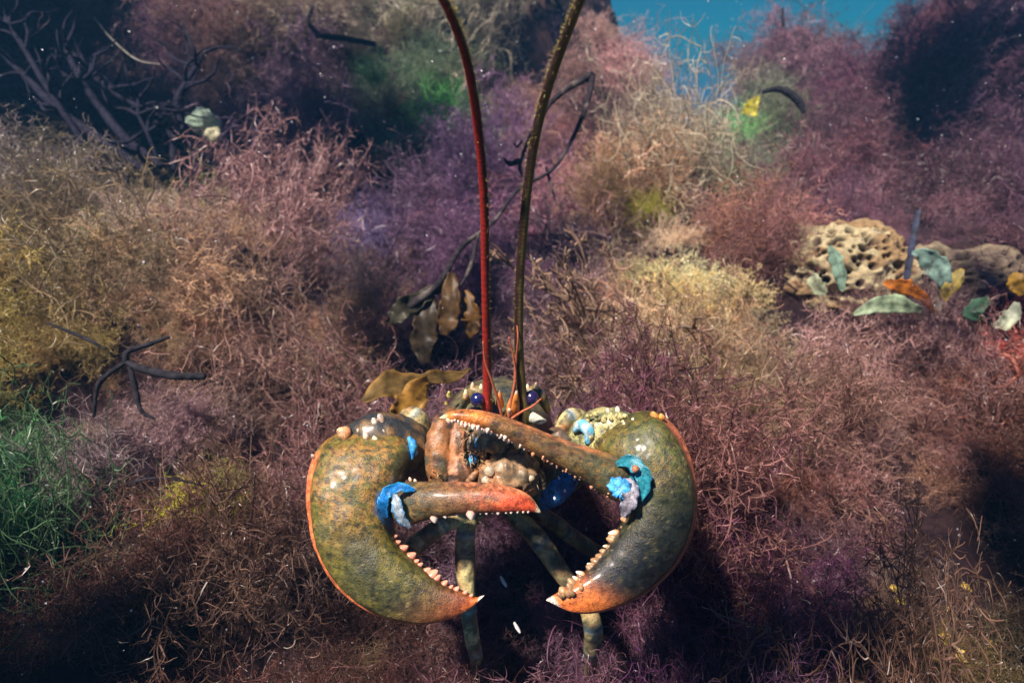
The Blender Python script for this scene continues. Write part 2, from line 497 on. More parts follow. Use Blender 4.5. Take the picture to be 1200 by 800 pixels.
def tuft_fluffy(k=1.0):
    st = RNG.normal(size=(30, 3)) * [.13, .13, .02]
    s1 = walk(st, hemi(30, .55), 12, .085, .25)
    p, t = pick(s1, int(420 * k), .2); s2 = walk(p, nrm(t + RNG.normal(size=t.shape) * .8), 8, .042, .4)
    p, t = pick(s2, int(7000 * k), .1); s3 = walk(p, nrm(t + RNG.normal(size=t.shape) * 1.1), 4, .022, .6)
    return merge([tubes3(s1, .007, .003, shd(30, .4, .9)), ribbons(s2, .0042, .0025, shd(len(s2), .5, 1.2)), ribbons(s3, .0027, .0014, shd(len(s3), .5, 1.8))])

def tuft_leafy():
    """flat forked ribbons, like dulse"""
    st = RNG.normal(size=(16, 3)) * [.12, .12, .02]
    s1 = walk(st, hemi(16, .5), 9, .075, .3)
    p, t = pick(s1, 60, .4); s2 = walk(p, nrm(t + RNG.normal(size=t.shape) * .6), 6, .055, .35)
    p, t = pick(s2, 150, .4); s3 = walk(p, nrm(t + RNG.normal(size=t.shape) * .6), 4, .04, .35)
    return merge([ribbons(s1, .010, .020, shd(16, .5, 1)), ribbons(s2, .015, .009, shd(60, .6, 1.2)), ribbons(s3, .011, .005, shd(150, .7, 1.5))])

def tuft_curly():
    st = RNG.normal(size=(60, 3)) * [.22, .22, .02]
    s1 = walk(st, hemi(60, .4), 18, .056, .6, mem=.85)
    p, t = pick(s1, 420, .1); s2 = walk(p, nrm(t + RNG.normal(size=t.shape) * .9), 12, .036, .65, mem=.85)
    p, t = pick(s2, 2200, .1); s3 = walk(p, nrm(t + RNG.normal(size=t.shape) * 1.1), 6, .03, .6)
    return merge([tubes3(s1, .0062, .0035, shd(60, .5, 1.3)), tubes3(s2, .0042, .003, shd(420, .4, 1.9)), ribbons(s3, .003, .002, shd(2200, .5, 1.8))])

def tuft_antler():
    st = RNG.normal(size=(26, 3)) * [.15, .15, .02]
    s1 = walk(st, hemi(26, .6), 9, .078, .25)
    p, t = pick(s1, 120, .3); s2 = walk(p, nrm(t + RNG.normal(size=t.shape) * .7), 6, .055, .3)
    p, t = pick(s2, 420, .3); s3 = walk(p, nrm(t + RNG.normal(size=t.shape) * .8), 3, .045, .3)
    p, t = pick(s3, 1800, .3); s4 = walk(p, nrm(t + RNG.normal(size=t.shape) * .8), 2, .03, .3)
    return merge([tubes3(s1, .015, .011, shd(26, .5, .9)), tubes3(s2, .012, .009, shd(120, .6, 1.1)), tubes3(s3, .009, .0075, shd(420, .7, 1.3)), tubes3(s4, .0075, .005, shd(1800, .8, 1.7))])

def tuft_silky():
    st = RNG.normal(size=(260, 3)) * [.18, .18, .03]
    s1 = walk(st, hemi(260, .5), 16, .065, .28, bias=(.05, 0, -.02), mem=.9)
    p, t = pick(s1, 700); s2 = walk(p, nrm(t + RNG.normal(size=t.shape) * .5), 9, .04, .35, mem=.9)
    return merge([ribbons(s1, .005, .003, shd(260, .5, 1.4)), ribbons(s2, .0035, .002, shd(700, .5, 1.4))])

PROTO = [tuft_fluffy(), tuft_fluffy(), tuft_fluffy(1.3), tuft_curly(), tuft_curly(), tuft_antler(), tuft_silky(), tuft_silky(), tuft_leafy()]
FLUFFY, CURLY, ANTLER, SILKY = (0, 1, 2), (3, 4), (5,), (6, 7)
PM = []
for V, F, C in PROTO:
    me_o = link_mesh('turf_sprig', V, F, M_ALG_T, C, smooth=False)
    COL.objects.unlink(me_o)
    PM.append(me_o)
TUFT_MESH = []
for V, F, C in PROTO:
    me_o = link_mesh('algae_tuft', V, F, M_ALG_O, C, smooth=False)
    TUFT_MESH.append(me_o.data); bpy.data.objects.remove(me_o)

# weed colour by place, with shade of the bottom and thicket put in: colour, reach in the photograph, kind
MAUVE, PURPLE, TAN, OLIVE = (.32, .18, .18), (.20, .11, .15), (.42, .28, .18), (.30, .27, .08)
GREEN, DEEP, RUST, LILAC, NAVY_SHADE = (.08, .24, .09), (.07, .045, .085), (.3, .11, .06), (.28, .19, .24), (.03, .03, .065)
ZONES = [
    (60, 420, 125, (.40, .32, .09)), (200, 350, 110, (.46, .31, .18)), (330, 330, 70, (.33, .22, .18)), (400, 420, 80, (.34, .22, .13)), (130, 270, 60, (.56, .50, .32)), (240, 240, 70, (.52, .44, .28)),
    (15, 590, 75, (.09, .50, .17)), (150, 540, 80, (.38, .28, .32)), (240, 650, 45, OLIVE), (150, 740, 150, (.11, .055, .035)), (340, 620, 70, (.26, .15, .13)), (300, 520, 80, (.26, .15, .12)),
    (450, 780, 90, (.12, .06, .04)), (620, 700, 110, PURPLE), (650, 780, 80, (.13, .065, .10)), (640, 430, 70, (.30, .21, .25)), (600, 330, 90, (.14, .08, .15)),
    (400, 250, 100, (.12, .08, .17)), (300, 180, 90, (.2, .12, .16)), (80, 200, 130, NAVY_SHADE), (70, 60, 110, (.16, .1, .07)), (250, 60, 90, (.26, .17, .17)), (350, 30, 70, (.28, .25, .16)),  # the navy zone paints the thicket's deep shadow into the weed
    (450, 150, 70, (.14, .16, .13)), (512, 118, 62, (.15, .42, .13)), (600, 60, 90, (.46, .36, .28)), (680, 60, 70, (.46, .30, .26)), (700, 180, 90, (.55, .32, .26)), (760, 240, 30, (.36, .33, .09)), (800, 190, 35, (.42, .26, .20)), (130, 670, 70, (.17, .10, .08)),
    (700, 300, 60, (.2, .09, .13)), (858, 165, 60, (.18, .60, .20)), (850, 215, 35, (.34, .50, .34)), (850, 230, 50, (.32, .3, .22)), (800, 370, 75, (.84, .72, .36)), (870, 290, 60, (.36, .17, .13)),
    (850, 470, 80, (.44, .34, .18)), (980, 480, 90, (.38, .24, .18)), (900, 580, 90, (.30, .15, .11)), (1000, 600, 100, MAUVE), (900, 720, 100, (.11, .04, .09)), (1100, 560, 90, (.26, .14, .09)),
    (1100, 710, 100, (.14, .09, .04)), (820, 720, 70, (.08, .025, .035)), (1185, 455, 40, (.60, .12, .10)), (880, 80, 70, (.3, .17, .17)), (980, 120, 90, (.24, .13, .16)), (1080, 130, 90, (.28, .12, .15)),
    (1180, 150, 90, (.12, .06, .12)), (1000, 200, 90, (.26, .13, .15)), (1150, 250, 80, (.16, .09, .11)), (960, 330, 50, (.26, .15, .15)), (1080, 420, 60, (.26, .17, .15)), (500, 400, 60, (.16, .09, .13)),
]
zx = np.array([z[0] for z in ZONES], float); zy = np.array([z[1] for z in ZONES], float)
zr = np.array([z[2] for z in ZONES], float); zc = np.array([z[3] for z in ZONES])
def pigment_and_shade(p):
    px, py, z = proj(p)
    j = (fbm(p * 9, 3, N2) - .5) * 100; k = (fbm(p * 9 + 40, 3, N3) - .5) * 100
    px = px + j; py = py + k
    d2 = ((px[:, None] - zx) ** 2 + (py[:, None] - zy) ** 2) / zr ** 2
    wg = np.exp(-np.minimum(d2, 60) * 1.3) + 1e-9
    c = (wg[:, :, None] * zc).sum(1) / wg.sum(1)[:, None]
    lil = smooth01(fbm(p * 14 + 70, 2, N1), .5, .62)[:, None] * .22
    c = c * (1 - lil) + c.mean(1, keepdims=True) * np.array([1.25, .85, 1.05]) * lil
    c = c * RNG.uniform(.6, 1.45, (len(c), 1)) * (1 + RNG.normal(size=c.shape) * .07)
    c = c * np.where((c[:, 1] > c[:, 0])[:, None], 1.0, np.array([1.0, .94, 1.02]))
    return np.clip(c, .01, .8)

# scatter of the turf; each stretch is one object of uncountable weed
def scatter(n_try, y0, y1):
    y = y0 + (y1 - y0) * RNG.random(n_try) ** 1.0
    x = (RNG.random(n_try) * 2 - 1) * (y1 * 1.05 + .45)
    keep = np.abs(x) < y * 1.05 + .45
    r = .026 + .040 * y
    keep &= RNG.random(n_try) < (.030 + .040 * y0) ** 2 / r ** 2
    x, y = x[keep], y[keep]
    return x, y
pts = []
for y0, y1, k in ((.12, .5, 1.0), (.5, 1.0, 1.15), (1.0, 1.7, 1.2), (1.7, 2.6, 1.2), (2.6, 3.4, 1.0)):
    area = 2 * (y1 * 1.05 + .45) * (y1 - y0)
    n = int(area / (.030 + .040 * y0) ** 2 * k)
    x, y = scatter(n, y0, y1); pts.append(np.stack([x, y], 1))
pts = np.concatenate(pts)
pz = height(pts[:, 0], pts[:, 1])
e = .01
nx = -(height(pts[:, 0] + e, pts[:, 1]) - pz) / e; ny = -(height(pts[:, 0], pts[:, 1] + e) - pz) / e
nor = nrm(np.stack([nx, ny, np.ones(len(nx)) * 1.2], 1))
P3 = np.stack([pts[:, 0], pts[:, 1], pz], 1) - nor * .004
ppx, ppy, pd = proj(P3)
size = (.028 + .042 * pts[:, 1]) * RNG.uniform(.6, 1.7, len(pts))
cl = smooth01(fbm(P3 * 7 + 11, 2, N3), .36, .66) * .6 + smooth01(fbm(P3 * 19 + 31, 2, N2), .38, .62) * .4      # clumps and hollows
size *= (.48 + 1.1 * cl) * (1 - .25 * smooth01(pts[:, 1], 1.3, 2.2))
azi = pts[:, 0] / pts[:, 1]
size *= 1 - .62 * np.exp(-((azi - .288) / .062) ** 4) * smooth01(pts[:, 1], 1.45, 1.8)
rockspot = (ppx > 925) & (ppx < 1260) & (ppy > 235) & (ppy < 365) & (pd < 1.25)
size[rockspot] *= .38
# keep the spot under and just behind the lobster short and low
inlob = (np.abs(pts[:, 0]) < .17) & (pts[:, 1] > .25) & (pts[:, 1] < .62)
size[inlob] *= 1.0
ncam = np.hypot(pts[:, 0], pts[:, 1]) < .22
size[ncam] *= .5
tint = pigment_and_shade(P3)
kind = RNG.choice([0, 1, 2, 3, 4, 6, 8], len(pts), p=[.23, .23, .23, .10, .10, .07, .04])
curlz = ((ppx > 180) & (ppx < 520) & (ppy > 190) & (ppy < 520)) | ((ppx > 640) & (ppx < 900) & (ppy > 200) & (ppy < 520))
sw = curlz & (RNG.random(len(pts)) < .38)
kind[sw] = RNG.choice([3, 4, 4, 5], sw.sum())
nr = pts[:, 1] < .6
yel = (np.abs(ppx - 805) < 75) & (np.abs(ppy - 375) < 65) & (RNG.random(len(pts)) < .6)
kind[yel] = 5
kind[nr] = RNG.choice([0, 1, 2, 3, 6], nr.sum(), p=[.26, .26, .26, .12, .10])
kind[(ppx < 120) & (ppy > 480)] = 4; kind[(np.abs(ppx - 858) < 50) & (np.abs(ppy - 165) < 60)] = 7

def rot_for(n_):
    out_ = np.zeros((len(n_), 3))
    for i, v in enumerate(n_):
        e_ = Vector(v).to_track_quat('Z', 'Y'); e_ = e_ @ Vector((0, 0, 1)).rotation_difference(Vector((0, 0, 1)))
        from mathutils import Quaternion
        e_ = e_ @ Quaternion((0, 0, 1), random.uniform(0, 6.28))
        out_[i] = e_.to_euler()
    return out_
ROT = rot_for(nrm(nor + RNG.normal(size=nor.shape) * .22))

def gn_group():
    g = bpy.data.node_groups.new('turf_growth', 'GeometryNodeTree')
    g.interface.new_socket('Geometry', in_out='INPUT', socket_type='NodeSocketGeometry')
    g.interface.new_socket('Geometry', in_out='OUTPUT', socket_type='NodeSocketGeometry')
    N = g.nodes; L = g.links
    gi, go = N.new('NodeGroupInput'), N.new('NodeGroupOutput')
    join = N.new('GeometryNodeJoinGeometry')
    for ob in reversed(PM):
        oi = N.new('GeometryNodeObjectInfo'); oi.inputs['Object'].default_value = ob; oi.inputs['As Instance'].default_value = True
        L.new(oi.outputs['Geometry'], join.inputs[0])
    iop = N.new('GeometryNodeInstanceOnPoints'); iop.inputs['Pick Instance'].default_value = True
    L.new(gi.outputs[0], iop.inputs['Points']); L.new(join.outputs[0], iop.inputs['Instance'])
    def attr(nm, t):
        a = N.new('GeometryNodeInputNamedAttribute'); a.data_type = t; a.inputs[0].default_value = nm
        return a.outputs[0]
    L.new(attr('kind', 'INT'), iop.inputs['Instance Index'])
    e2r = N.new('FunctionNodeEulerToRotation')
    L.new(attr('rot', 'FLOAT_VECTOR'), e2r.inputs[0]); L.new(e2r.outputs[0], iop.inputs['Rotation'])
    L.new(attr('siz', 'FLOAT_VECTOR'), iop.inputs['Scale'])
    L.new(iop.outputs[0], go.inputs[0])
    return g
GN = gn_group()

def turf(mask, label):
    idx = np.where(mask)[0]
    c = P3[idx].mean(0)
    me = bpy.data.meshes.new('algae_turf')
    me.vertices.add(len(idx)); me.vertices.foreach_set('co', (P3[idx] - c).astype(np.float32).ravel())
    a = me.attributes.new('kind', 'INT', 'POINT'); a.data.foreach_set('value', kind[idx].astype(np.int32))
    a = me.attributes.new('rot', 'FLOAT_VECTOR', 'POINT'); a.data.foreach_set('vector', ROT[idx].astype(np.float32).ravel())
    s3 = size[idx][:, None] * np.stack([np.ones(len(idx)), np.ones(len(idx)), RNG.uniform(.7, 1.3, len(idx)) * (.7 + .9 * cl[idx])], 1)
    a = me.attributes.new('siz', 'FLOAT_VECTOR', 'POINT'); a.data.foreach_set('vector', s3.astype(np.float32).ravel())
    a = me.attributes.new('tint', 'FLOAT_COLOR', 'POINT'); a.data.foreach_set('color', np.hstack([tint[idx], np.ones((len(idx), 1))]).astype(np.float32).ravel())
    o = bpy.data.objects.new('algae_turf', me); COL.objects.link(o); o.location = tuple(c)
    m = o.modifiers.new('growth', 'NODES'); m.node_group = GN
    tag(o, label, 'seaweed', 'algae turf covering the seabed', 'stuff')
    return o
Xc, Yc = pts[:, 0], pts[:, 1]
near = Yc < .62; mid = (Yc >= .62) & (Yc < 1.15); back = Yc >= 1.15
TURF = [
 (near & (Xc < -.13), 'brown and lilac fuzzy seaweed beside the left claw down to the lower corner'),
 (near & (Xc >= -.13) & (Xc < .17), 'dark purple short seaweed under the legs of the lobster'),
 (near & (Xc >= .17), 'rust brown and mauve fuzzy seaweed beside the right claw'),
 (mid & (Xc < -.13), 'tan fluffy seaweed on the broad mound left of the antennae'),
 (mid & (Xc >= -.13) & (Xc < .17), 'dim violet seaweed in the hollow right behind the lobster'),
 (mid & (Xc >= .17), 'pinkish brown seaweed between the yellow tuft and the pitted rock'),
 (back & (Xc < -.35), 'dark blue and brown hazy seaweed on the slope behind the tan mound'),
 (back & (Xc >= -.35) & (Xc < .55), 'pink and tan hazy seaweed on the slope behind both antennae'),
 (back & (Xc >= .55), 'mauve hazy seaweed on the hill below the open blue water'),
]
for m_, lb in TURF:
    turf(m_, lb)
print('turf instances', len(pts))

# individual tufts
def tuft(px, py, r, which, color, label, sz=1.0, lift=0.0, cat='seaweed tuft', name='algae_tuft', tilt=.0):
    p, d = surf(px, py)
    rad = r / 600 * HF * d
    o = bpy.data.objects.new(name, TUFT_MESH[which]); COL.objects.link(o)
    p = p + (C0 - p) * (.03 + .04 * d); p = p + np.array([0, 0, -rad * .3 + lift])
    o.location = tuple(p); o.scale = (rad, rad, rad * sz)
    o.rotation_euler = (random.uniform(-.2, .2) + .35, tilt + random.uniform(-.2, .2), random.uniform(0, 6.3))
    o.color = (*color, 1)
    return tag(o, label, cat, 'tufts standing out of the algae turf')

TUFTS = [
 (800, 375, 56, 5, (.74, .60, .28), 'large yellowish antler branched tuft above the right claw', 1.0, .035),
 (860, 365, 46, 5, (.66, .55, .30), 'pale tan branched tuft overlapping the large yellowish one', 1.0, .035),
 (770, 350, 34, 5, (.72, .66, .36), 'pale yellow spiky tuft at the top edge of the large yellowish one', 1.0, .035),
 (820, 440, 60, 0, (.42, .31, .14), 'golden brown soft tuft right above the right claw'),
 (762, 238, 30, 6, (.46, .46, .06), 'yellow green round tuft on the pink slope right of the antennae'),
 (858, 160, 40, 7, (.22, .85, .28), 'bright green silky tuft below the open blue water'),
 (850, 215, 42, 3, (.36, .52, .40), 'pale green curly threads hanging below the bright green tuft'),
 (512, 120, 44, 6, (.16, .55, .12), 'dull green silky tuft left of the red antenna'),
 (440, 85, 30, 7, (.07, .2, .09), 'dark green fuzzy tuft high on the dark slope near the kelp stem'),
 (5, 600, 46, 4, (.08, .60, .24), 'deep green curly tuft at the left edge of the photo'),
 (0, 530, 34, 3, (.07, .24, .14), 'blue green loose tuft above the deep green one at the left edge'),
 (240, 640, 52, 4, (.62, .62, .06), 'yellow green curly tuft left of the left claw', 1.0, .045),
 (265, 600, 34, 3, (.34, .34, .08), 'olive curly tuft just above the yellow green one', 1.0, .04),
 (250, 245, 60, 3, (.66, .62, .32), 'pale curly tuft on the crest of the tan mound'),
 (115, 270, 50, 5, (.66, .62, .38), 'pale branched tuft at the left end of the mound crest'),
 (180, 245, 50, 4, (.66, .62, .34), 'pale wiry tuft in the middle of the mound crest'),
 (150, 350, 80, 0, (.40, .26, .17), 'big soft tan tuft in the middle of the left mound'),
 (240, 330, 70, 2, (.37, .25, .21), 'pinkish tan soft tuft on the right side of the left mound'),
 (80, 400, 70, 1, (.36, .27, .10), 'mustard soft tuft on the left side of the mound'),
 (350, 330, 50, 4, (.40, .27, .16), 'tan wiry tuft between the mound and the dark hollow'),
 (420, 350, 45, 3, (.36, .24, .16), 'orange tan curly threads left of the hanging kelp fronds'),
 (400, 400, 50, 4, (.42, .28, .17), 'light brown curly tuft above the wavy kelp blade'),
 (660, 425, 50, 3, (.42, .32, .38), 'lilac fine curly tuft right behind the head of the lobster'),
 (700, 450, 40, 4, (.40, .27, .30), 'pinkish curly tuft left of the golden brown one'),
 (420, 265, 55, 3, (.24, .18, .34), 'violet curly tuft in the shade left of the dark stem'),
 (680, 75, 44, 3, (.40, .25, .22), 'pinkish open tuft right of the dark antenna at the top'),
 (875, 70, 46, 0, (.34, .21, .20), 'mauve soft tuft standing against the open blue water'),
 (965, 75, 44, 1, (.32, .23, .21), 'grey mauve soft tuft right of the first one against the water'),
 (940, 480, 60, 1, (.38, .26, .16), 'brown soft tuft to the right of the right claw'),
 (1010, 500, 60, 2, (.34, .22, .19), 'mauve brown soft tuft below the pale green leaf'),
 (890, 560, 50, 1, (.36, .15, .09), 'rust coloured soft tuft touching the right claw'),
 (1172, 452, 36, 0, (.95, .13, .09), 'bright red crinkled tuft at the right edge of the photo', .9, .05),
 (960, 560, 55, 0, (.32, .15, .13), 'reddish mauve soft tuft between the rust one and the lower corner'),
 (745, 345, 30, 5, (.60, .54, .28), 'small pale antler tuft at the left corner of the large yellowish one', 1.0, .035),
 (840, 335, 34, 5, (.50, .42, .20), 'small tan antler tuft on top of the large yellowish one'),
 (895, 375, 34, 5, (.40, .34, .22), 'grey tan antler tuft at the right end of the yellowish ones'),
 (835, 490, 26, 4, (.48, .40, .14), 'olive curly tuft touching the top corner of the shaded claw'),
 (425, 775, 34, 3, (.22, .14, .08), 'brown curly tuft under the curved edge of the lit claw'),
 (560, 760, 40, 1, (.24, .12, .16), 'dark purple soft tuft between the legs'),
 (650, 720, 42, 2, (.26, .12, .18), 'plum coloured soft tuft below the claw tips'),
 (770, 740, 46, 1, (.24, .11, .12), 'dark maroon soft tuft under the shaded claw'),
 (650, 620, 40, 3, (.30, .18, .14), 'brown threads in the gap behind the bluish leg'),
 (150, 120, 70, 1, (.06, .06, .11), 'navy soft tuft among the dark stipes'),
 (60, 150, 80, 2, (.07, .06, .10), 'blackish soft tuft at the foot of the dark stipes'),
 (330, 150, 60, 0, (.22, .13, .17), 'dusky plum tuft right of the pale pebbles'),
 (1120, 250, 60, 0, (.22, .12, .11), 'brown soft tuft growing over the top of the darker rock'),
 (1110, 770, 50, 6, (.20, .15, .05), 'golden brown loose tuft in the lower right corner'),
]
for i, t in enumerate(TUFTS):
    tuft(*t)

def blade(name, mid, widths, col, label, cat, nrmv=None, ruff=.15, waves=5, edge=None, n=50, m=11, mat=None, parent=None, origin=None, group=None, thick=.0006):
    """a wavy leaf-like blade: mid line points (world), half widths (m)"""
    rows = spline(np.hstack([np.asarray(mid), np.asarray(widths)[:, None]]), n)
    c, wd = rows[:, :3], np.maximum(rows[:, 3], 2e-4)
    T = nrm(np.gradient(c, axis=0))
    nv = np.asarray(nrmv if nrmv is not None else nrm(C0 - c.mean(0)), float)
    side = nrm(np.cross(T, nv)); up = np.cross(side, T)
    u = np.linspace(-1, 1, m)
    s = np.linspace(0, 1, n)[:, None]
    wave = np.sin(s * waves * 6.28 + u[None] * 1.5) * u[None] ** 2 * ruff + .25 * ruff * np.sin(s * waves * 2.7 * 6.28 + u[None] * 2) * u[None] ** 2 + .12 * u[None] ** 2
    irr = 1 + .38 * (fbm(np.stack([s.repeat(m, 1) * 14, u[None].repeat(n, 0) * 1.2, np.zeros((n, m))], -1) + random.random() * 9, 2) - .5) * 2
    top = c[:, None] + side[:, None] * (u[None] * wd[:, None] * irr)[..., None] + up[:, None] * (wave * wd[:, None])[..., None]
    bot = top - up[:, None] * (thick * (1.05 - np.abs(u[None]))) [..., None]
    V = np.concatenate([top.reshape(-1, 3), bot.reshape(-1, 3)])
    Fq = grid_faces(n, m, False); k = n * m
    F = list(Fq) + [(a + k, d_ + k, c_ + k, b_ + k) for (a, b_, c_, d_) in Fq]
    for i in range(n - 1):
        F.append((i * m, (i + 1) * m, (i + 1) * m + k, i * m + k)); F.append((i * m + m - 1, i * m + m - 1 + k, (i + 1) * m + m - 1 + k, (i + 1) * m + m - 1))
    C = np.tile(np.asarray(col, float), (n, m, 1))
    if edge is not None: C = mixc(C, edge, (smooth01(np.abs(u), .55, 1))[None].repeat(n, 0))
    C = C * (1 - .25 * np.exp(-(u / .12) ** 2))[None, :, None]
    C = C.reshape(-1, 3); C = np.vstack([C, C])
    o = link_mesh(name, V, F, mat or M_BLADE, C, True, None, origin if origin is not None else c[0])
    if parent is not None:
        o.parent = parent; o.location = (0, 0, 0)
    elif label: tag(o, label, cat, group)
    return o


# ------------------------------------------------------------------ the lobster
OLV, OLVD, ORG, ORGL, WHT, BRN = (.125, .115, .02), (.05, .055, .03), (.72, .20, .06), (.85, .36, .14), (.9, .82, .7), (.24, .11, .05)
BLU, CYA = (.02, .22, .62), (.10, .52, .80)
root = empty('lobster', (0, .36, float(height(0, .36))))
tag(root, 'olive and orange lobster facing the camera with both claws spread on purple seaweed', 'lobster')
RL = np.array(root.location)
def part(mb, name, mat, parent=root): 
    o = mb.build(name, mat, None, RL); o.parent = parent
    o.location = (0, 0, 0)
    return o

def angd(t): return np.minimum(t, 2 * math.pi - t)

# left claw (on the left of the picture): broad palm with its fixed finger
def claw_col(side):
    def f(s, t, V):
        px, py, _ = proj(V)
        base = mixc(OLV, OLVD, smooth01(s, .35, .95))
        if side > 0: base = mixc((.085, .095, .02), (.03, .032, .038), smooth01(s, .2, .7))  # right claw: its shade towards the tip is put into the colour
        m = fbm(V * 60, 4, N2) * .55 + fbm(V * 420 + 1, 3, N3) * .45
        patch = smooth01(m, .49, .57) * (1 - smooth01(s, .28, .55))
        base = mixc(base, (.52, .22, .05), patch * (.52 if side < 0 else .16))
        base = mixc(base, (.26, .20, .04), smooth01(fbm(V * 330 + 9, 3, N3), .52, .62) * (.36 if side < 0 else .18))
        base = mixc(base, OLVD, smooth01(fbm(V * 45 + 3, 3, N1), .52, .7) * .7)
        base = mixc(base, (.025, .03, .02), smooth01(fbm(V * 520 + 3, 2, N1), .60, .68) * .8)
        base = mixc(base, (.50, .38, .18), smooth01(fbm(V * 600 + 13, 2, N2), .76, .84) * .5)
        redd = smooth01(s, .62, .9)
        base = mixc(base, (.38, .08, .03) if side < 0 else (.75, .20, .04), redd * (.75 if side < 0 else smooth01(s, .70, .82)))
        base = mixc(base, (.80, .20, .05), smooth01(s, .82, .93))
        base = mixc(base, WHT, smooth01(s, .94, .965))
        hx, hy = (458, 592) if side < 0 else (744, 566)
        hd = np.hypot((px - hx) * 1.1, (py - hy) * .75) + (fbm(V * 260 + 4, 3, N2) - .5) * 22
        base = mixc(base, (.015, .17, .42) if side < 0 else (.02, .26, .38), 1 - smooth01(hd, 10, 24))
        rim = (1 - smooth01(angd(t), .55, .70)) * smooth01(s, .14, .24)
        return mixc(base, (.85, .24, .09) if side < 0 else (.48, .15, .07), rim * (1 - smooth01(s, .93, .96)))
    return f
rowsL = [(392, 512, 440, 500, .405, .004), (386, 514, 462, 503, .402, .012), (372, 532, 484, 528, .396, .020), (363, 565, 474, 560, .389, .024), (364, 605, 460, 600, .382, .024),
         (374, 648, 462, 628, .376, .021), (400, 690, 480, 650, .371, .018), (440, 718, 500, 668, .367, .014), (487, 730, 523, 685, .364, .010),
         (525, 725, 545, 694, .362, .0065), (550, 713, 557, 700, .361, .0035), (568, 697, 566, 697.5, .361, .0006)]
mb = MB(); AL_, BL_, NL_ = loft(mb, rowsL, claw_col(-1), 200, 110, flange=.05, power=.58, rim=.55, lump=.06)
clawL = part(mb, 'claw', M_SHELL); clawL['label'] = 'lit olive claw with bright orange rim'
rowsR = [(722, 492, 690, 503, .408, .004), (750, 482, 690, 520, .404, .013), (776, 488, 704, 535, .398, .021), (797, 512, 722, 556, .392, .024), (811, 548, 738, 580, .387, .025),
         (815, 590, 736, 600, .383, .023), (808, 630, 722, 625, .379, .020), (786, 668, 704, 650, .375, .017), (750, 698, 688, 668, .371, .013),
         (708, 715, 672, 682, .367, .009), (672, 717, 655, 694, .364, .005), (640, 703, 641, 701.5, .363, .0006)]
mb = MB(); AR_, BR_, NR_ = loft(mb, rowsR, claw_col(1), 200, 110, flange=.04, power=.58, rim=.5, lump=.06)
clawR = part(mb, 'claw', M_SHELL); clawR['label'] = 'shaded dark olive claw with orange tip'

def finger_col(side):
    def f(s, t, V):
        if side < 0:
            base = mixc((.10, .10, .05), (.34, .13, .06), smooth01(s, .15, .6))
            base = mixc(base, (.80, .11, .04), smooth01(s, .4, .75))
            base = mixc(base, (.78, .26, .12), (1 - smooth01(angd(t), .4, .9)) * smooth01(s, .3, .6))
        else:
            base = mixc((.11, .11, .05), (.26, .13, .05), smooth01(s, .2, .55))
            base = mixc(base, (.85, .27, .05), smooth01(s, .62, .74))
            base = mixc(base, (.55, .2, .07), (1 - smooth01(angd(t), .3, .8)) * smooth01(s, .15, .3))
        base = mixc(base, (.04, .045, .035), smooth01(fbm(V * 220, 3, N2), .52, .68) * .7 * (1 - smooth01(s, .6, .75)))
        base = mixc(base, (.30, .17, .05), smooth01(fbm(V * 420 + 1, 3, N3), .52, .62) * .6 * (1 - smooth01(s, .55, .7)))
        base = mixc(base, (.10, .03, .02), smooth01(fbm(V * 380 + 8, 3, N1), .56, .66) * .5)
        return mixc(base, (1, .80, .52), smooth01(s, .91, .96))
    return f
dl = [(456, 571, 460, 608, .380, .005), (474, 566, 478, 614, .377, .012), (500, 565, 508, 606, .373, .013), (540, 565, 545, 601, .370, .012), (575, 567, 576, 600, .367, .010),
      (603, 572, 602, 599, .365, .008), (622, 582, 620, 599, .364, .0045), (634, 599, 632.5, 601, .364, .0006)]
mb = MB(); A_, B_, N_ = loft(mb, dl, finger_col(-1), 60, 56, power=.75, rim=.4, flange=.04, lump=.06)
fingerL = part(mb, 'movable_finger', M_SHELL, clawL); fingerL['label'] = 'reddish upper finger across the mouth'
dr = [(752, 546, 734, 590, .384, .005), (732, 537, 717, 584, .381, .013), (700, 527, 690, 568, .378, .0130), (660, 515, 652, 545, .373, .011), (620, 499, 612, 524, .368, .010), (585, 486, 580, 507, .365, .009),
      (555, 480, 553, 498, .363, .007), (530, 481, 531, 493, .362, .0045), (515, 489, 517, 491, .362, .0008)]
mb = MB(); A2_, B2_, N2_ = loft(mb, dr, finger_col(1), 60, 56, power=.75, rim=.4, flange=.04, lump=.06)
fingerR = part(mb, 'movable_finger', M_SHELL, clawR); fingerR['label'] = 'long orange tipped finger crossing the face'

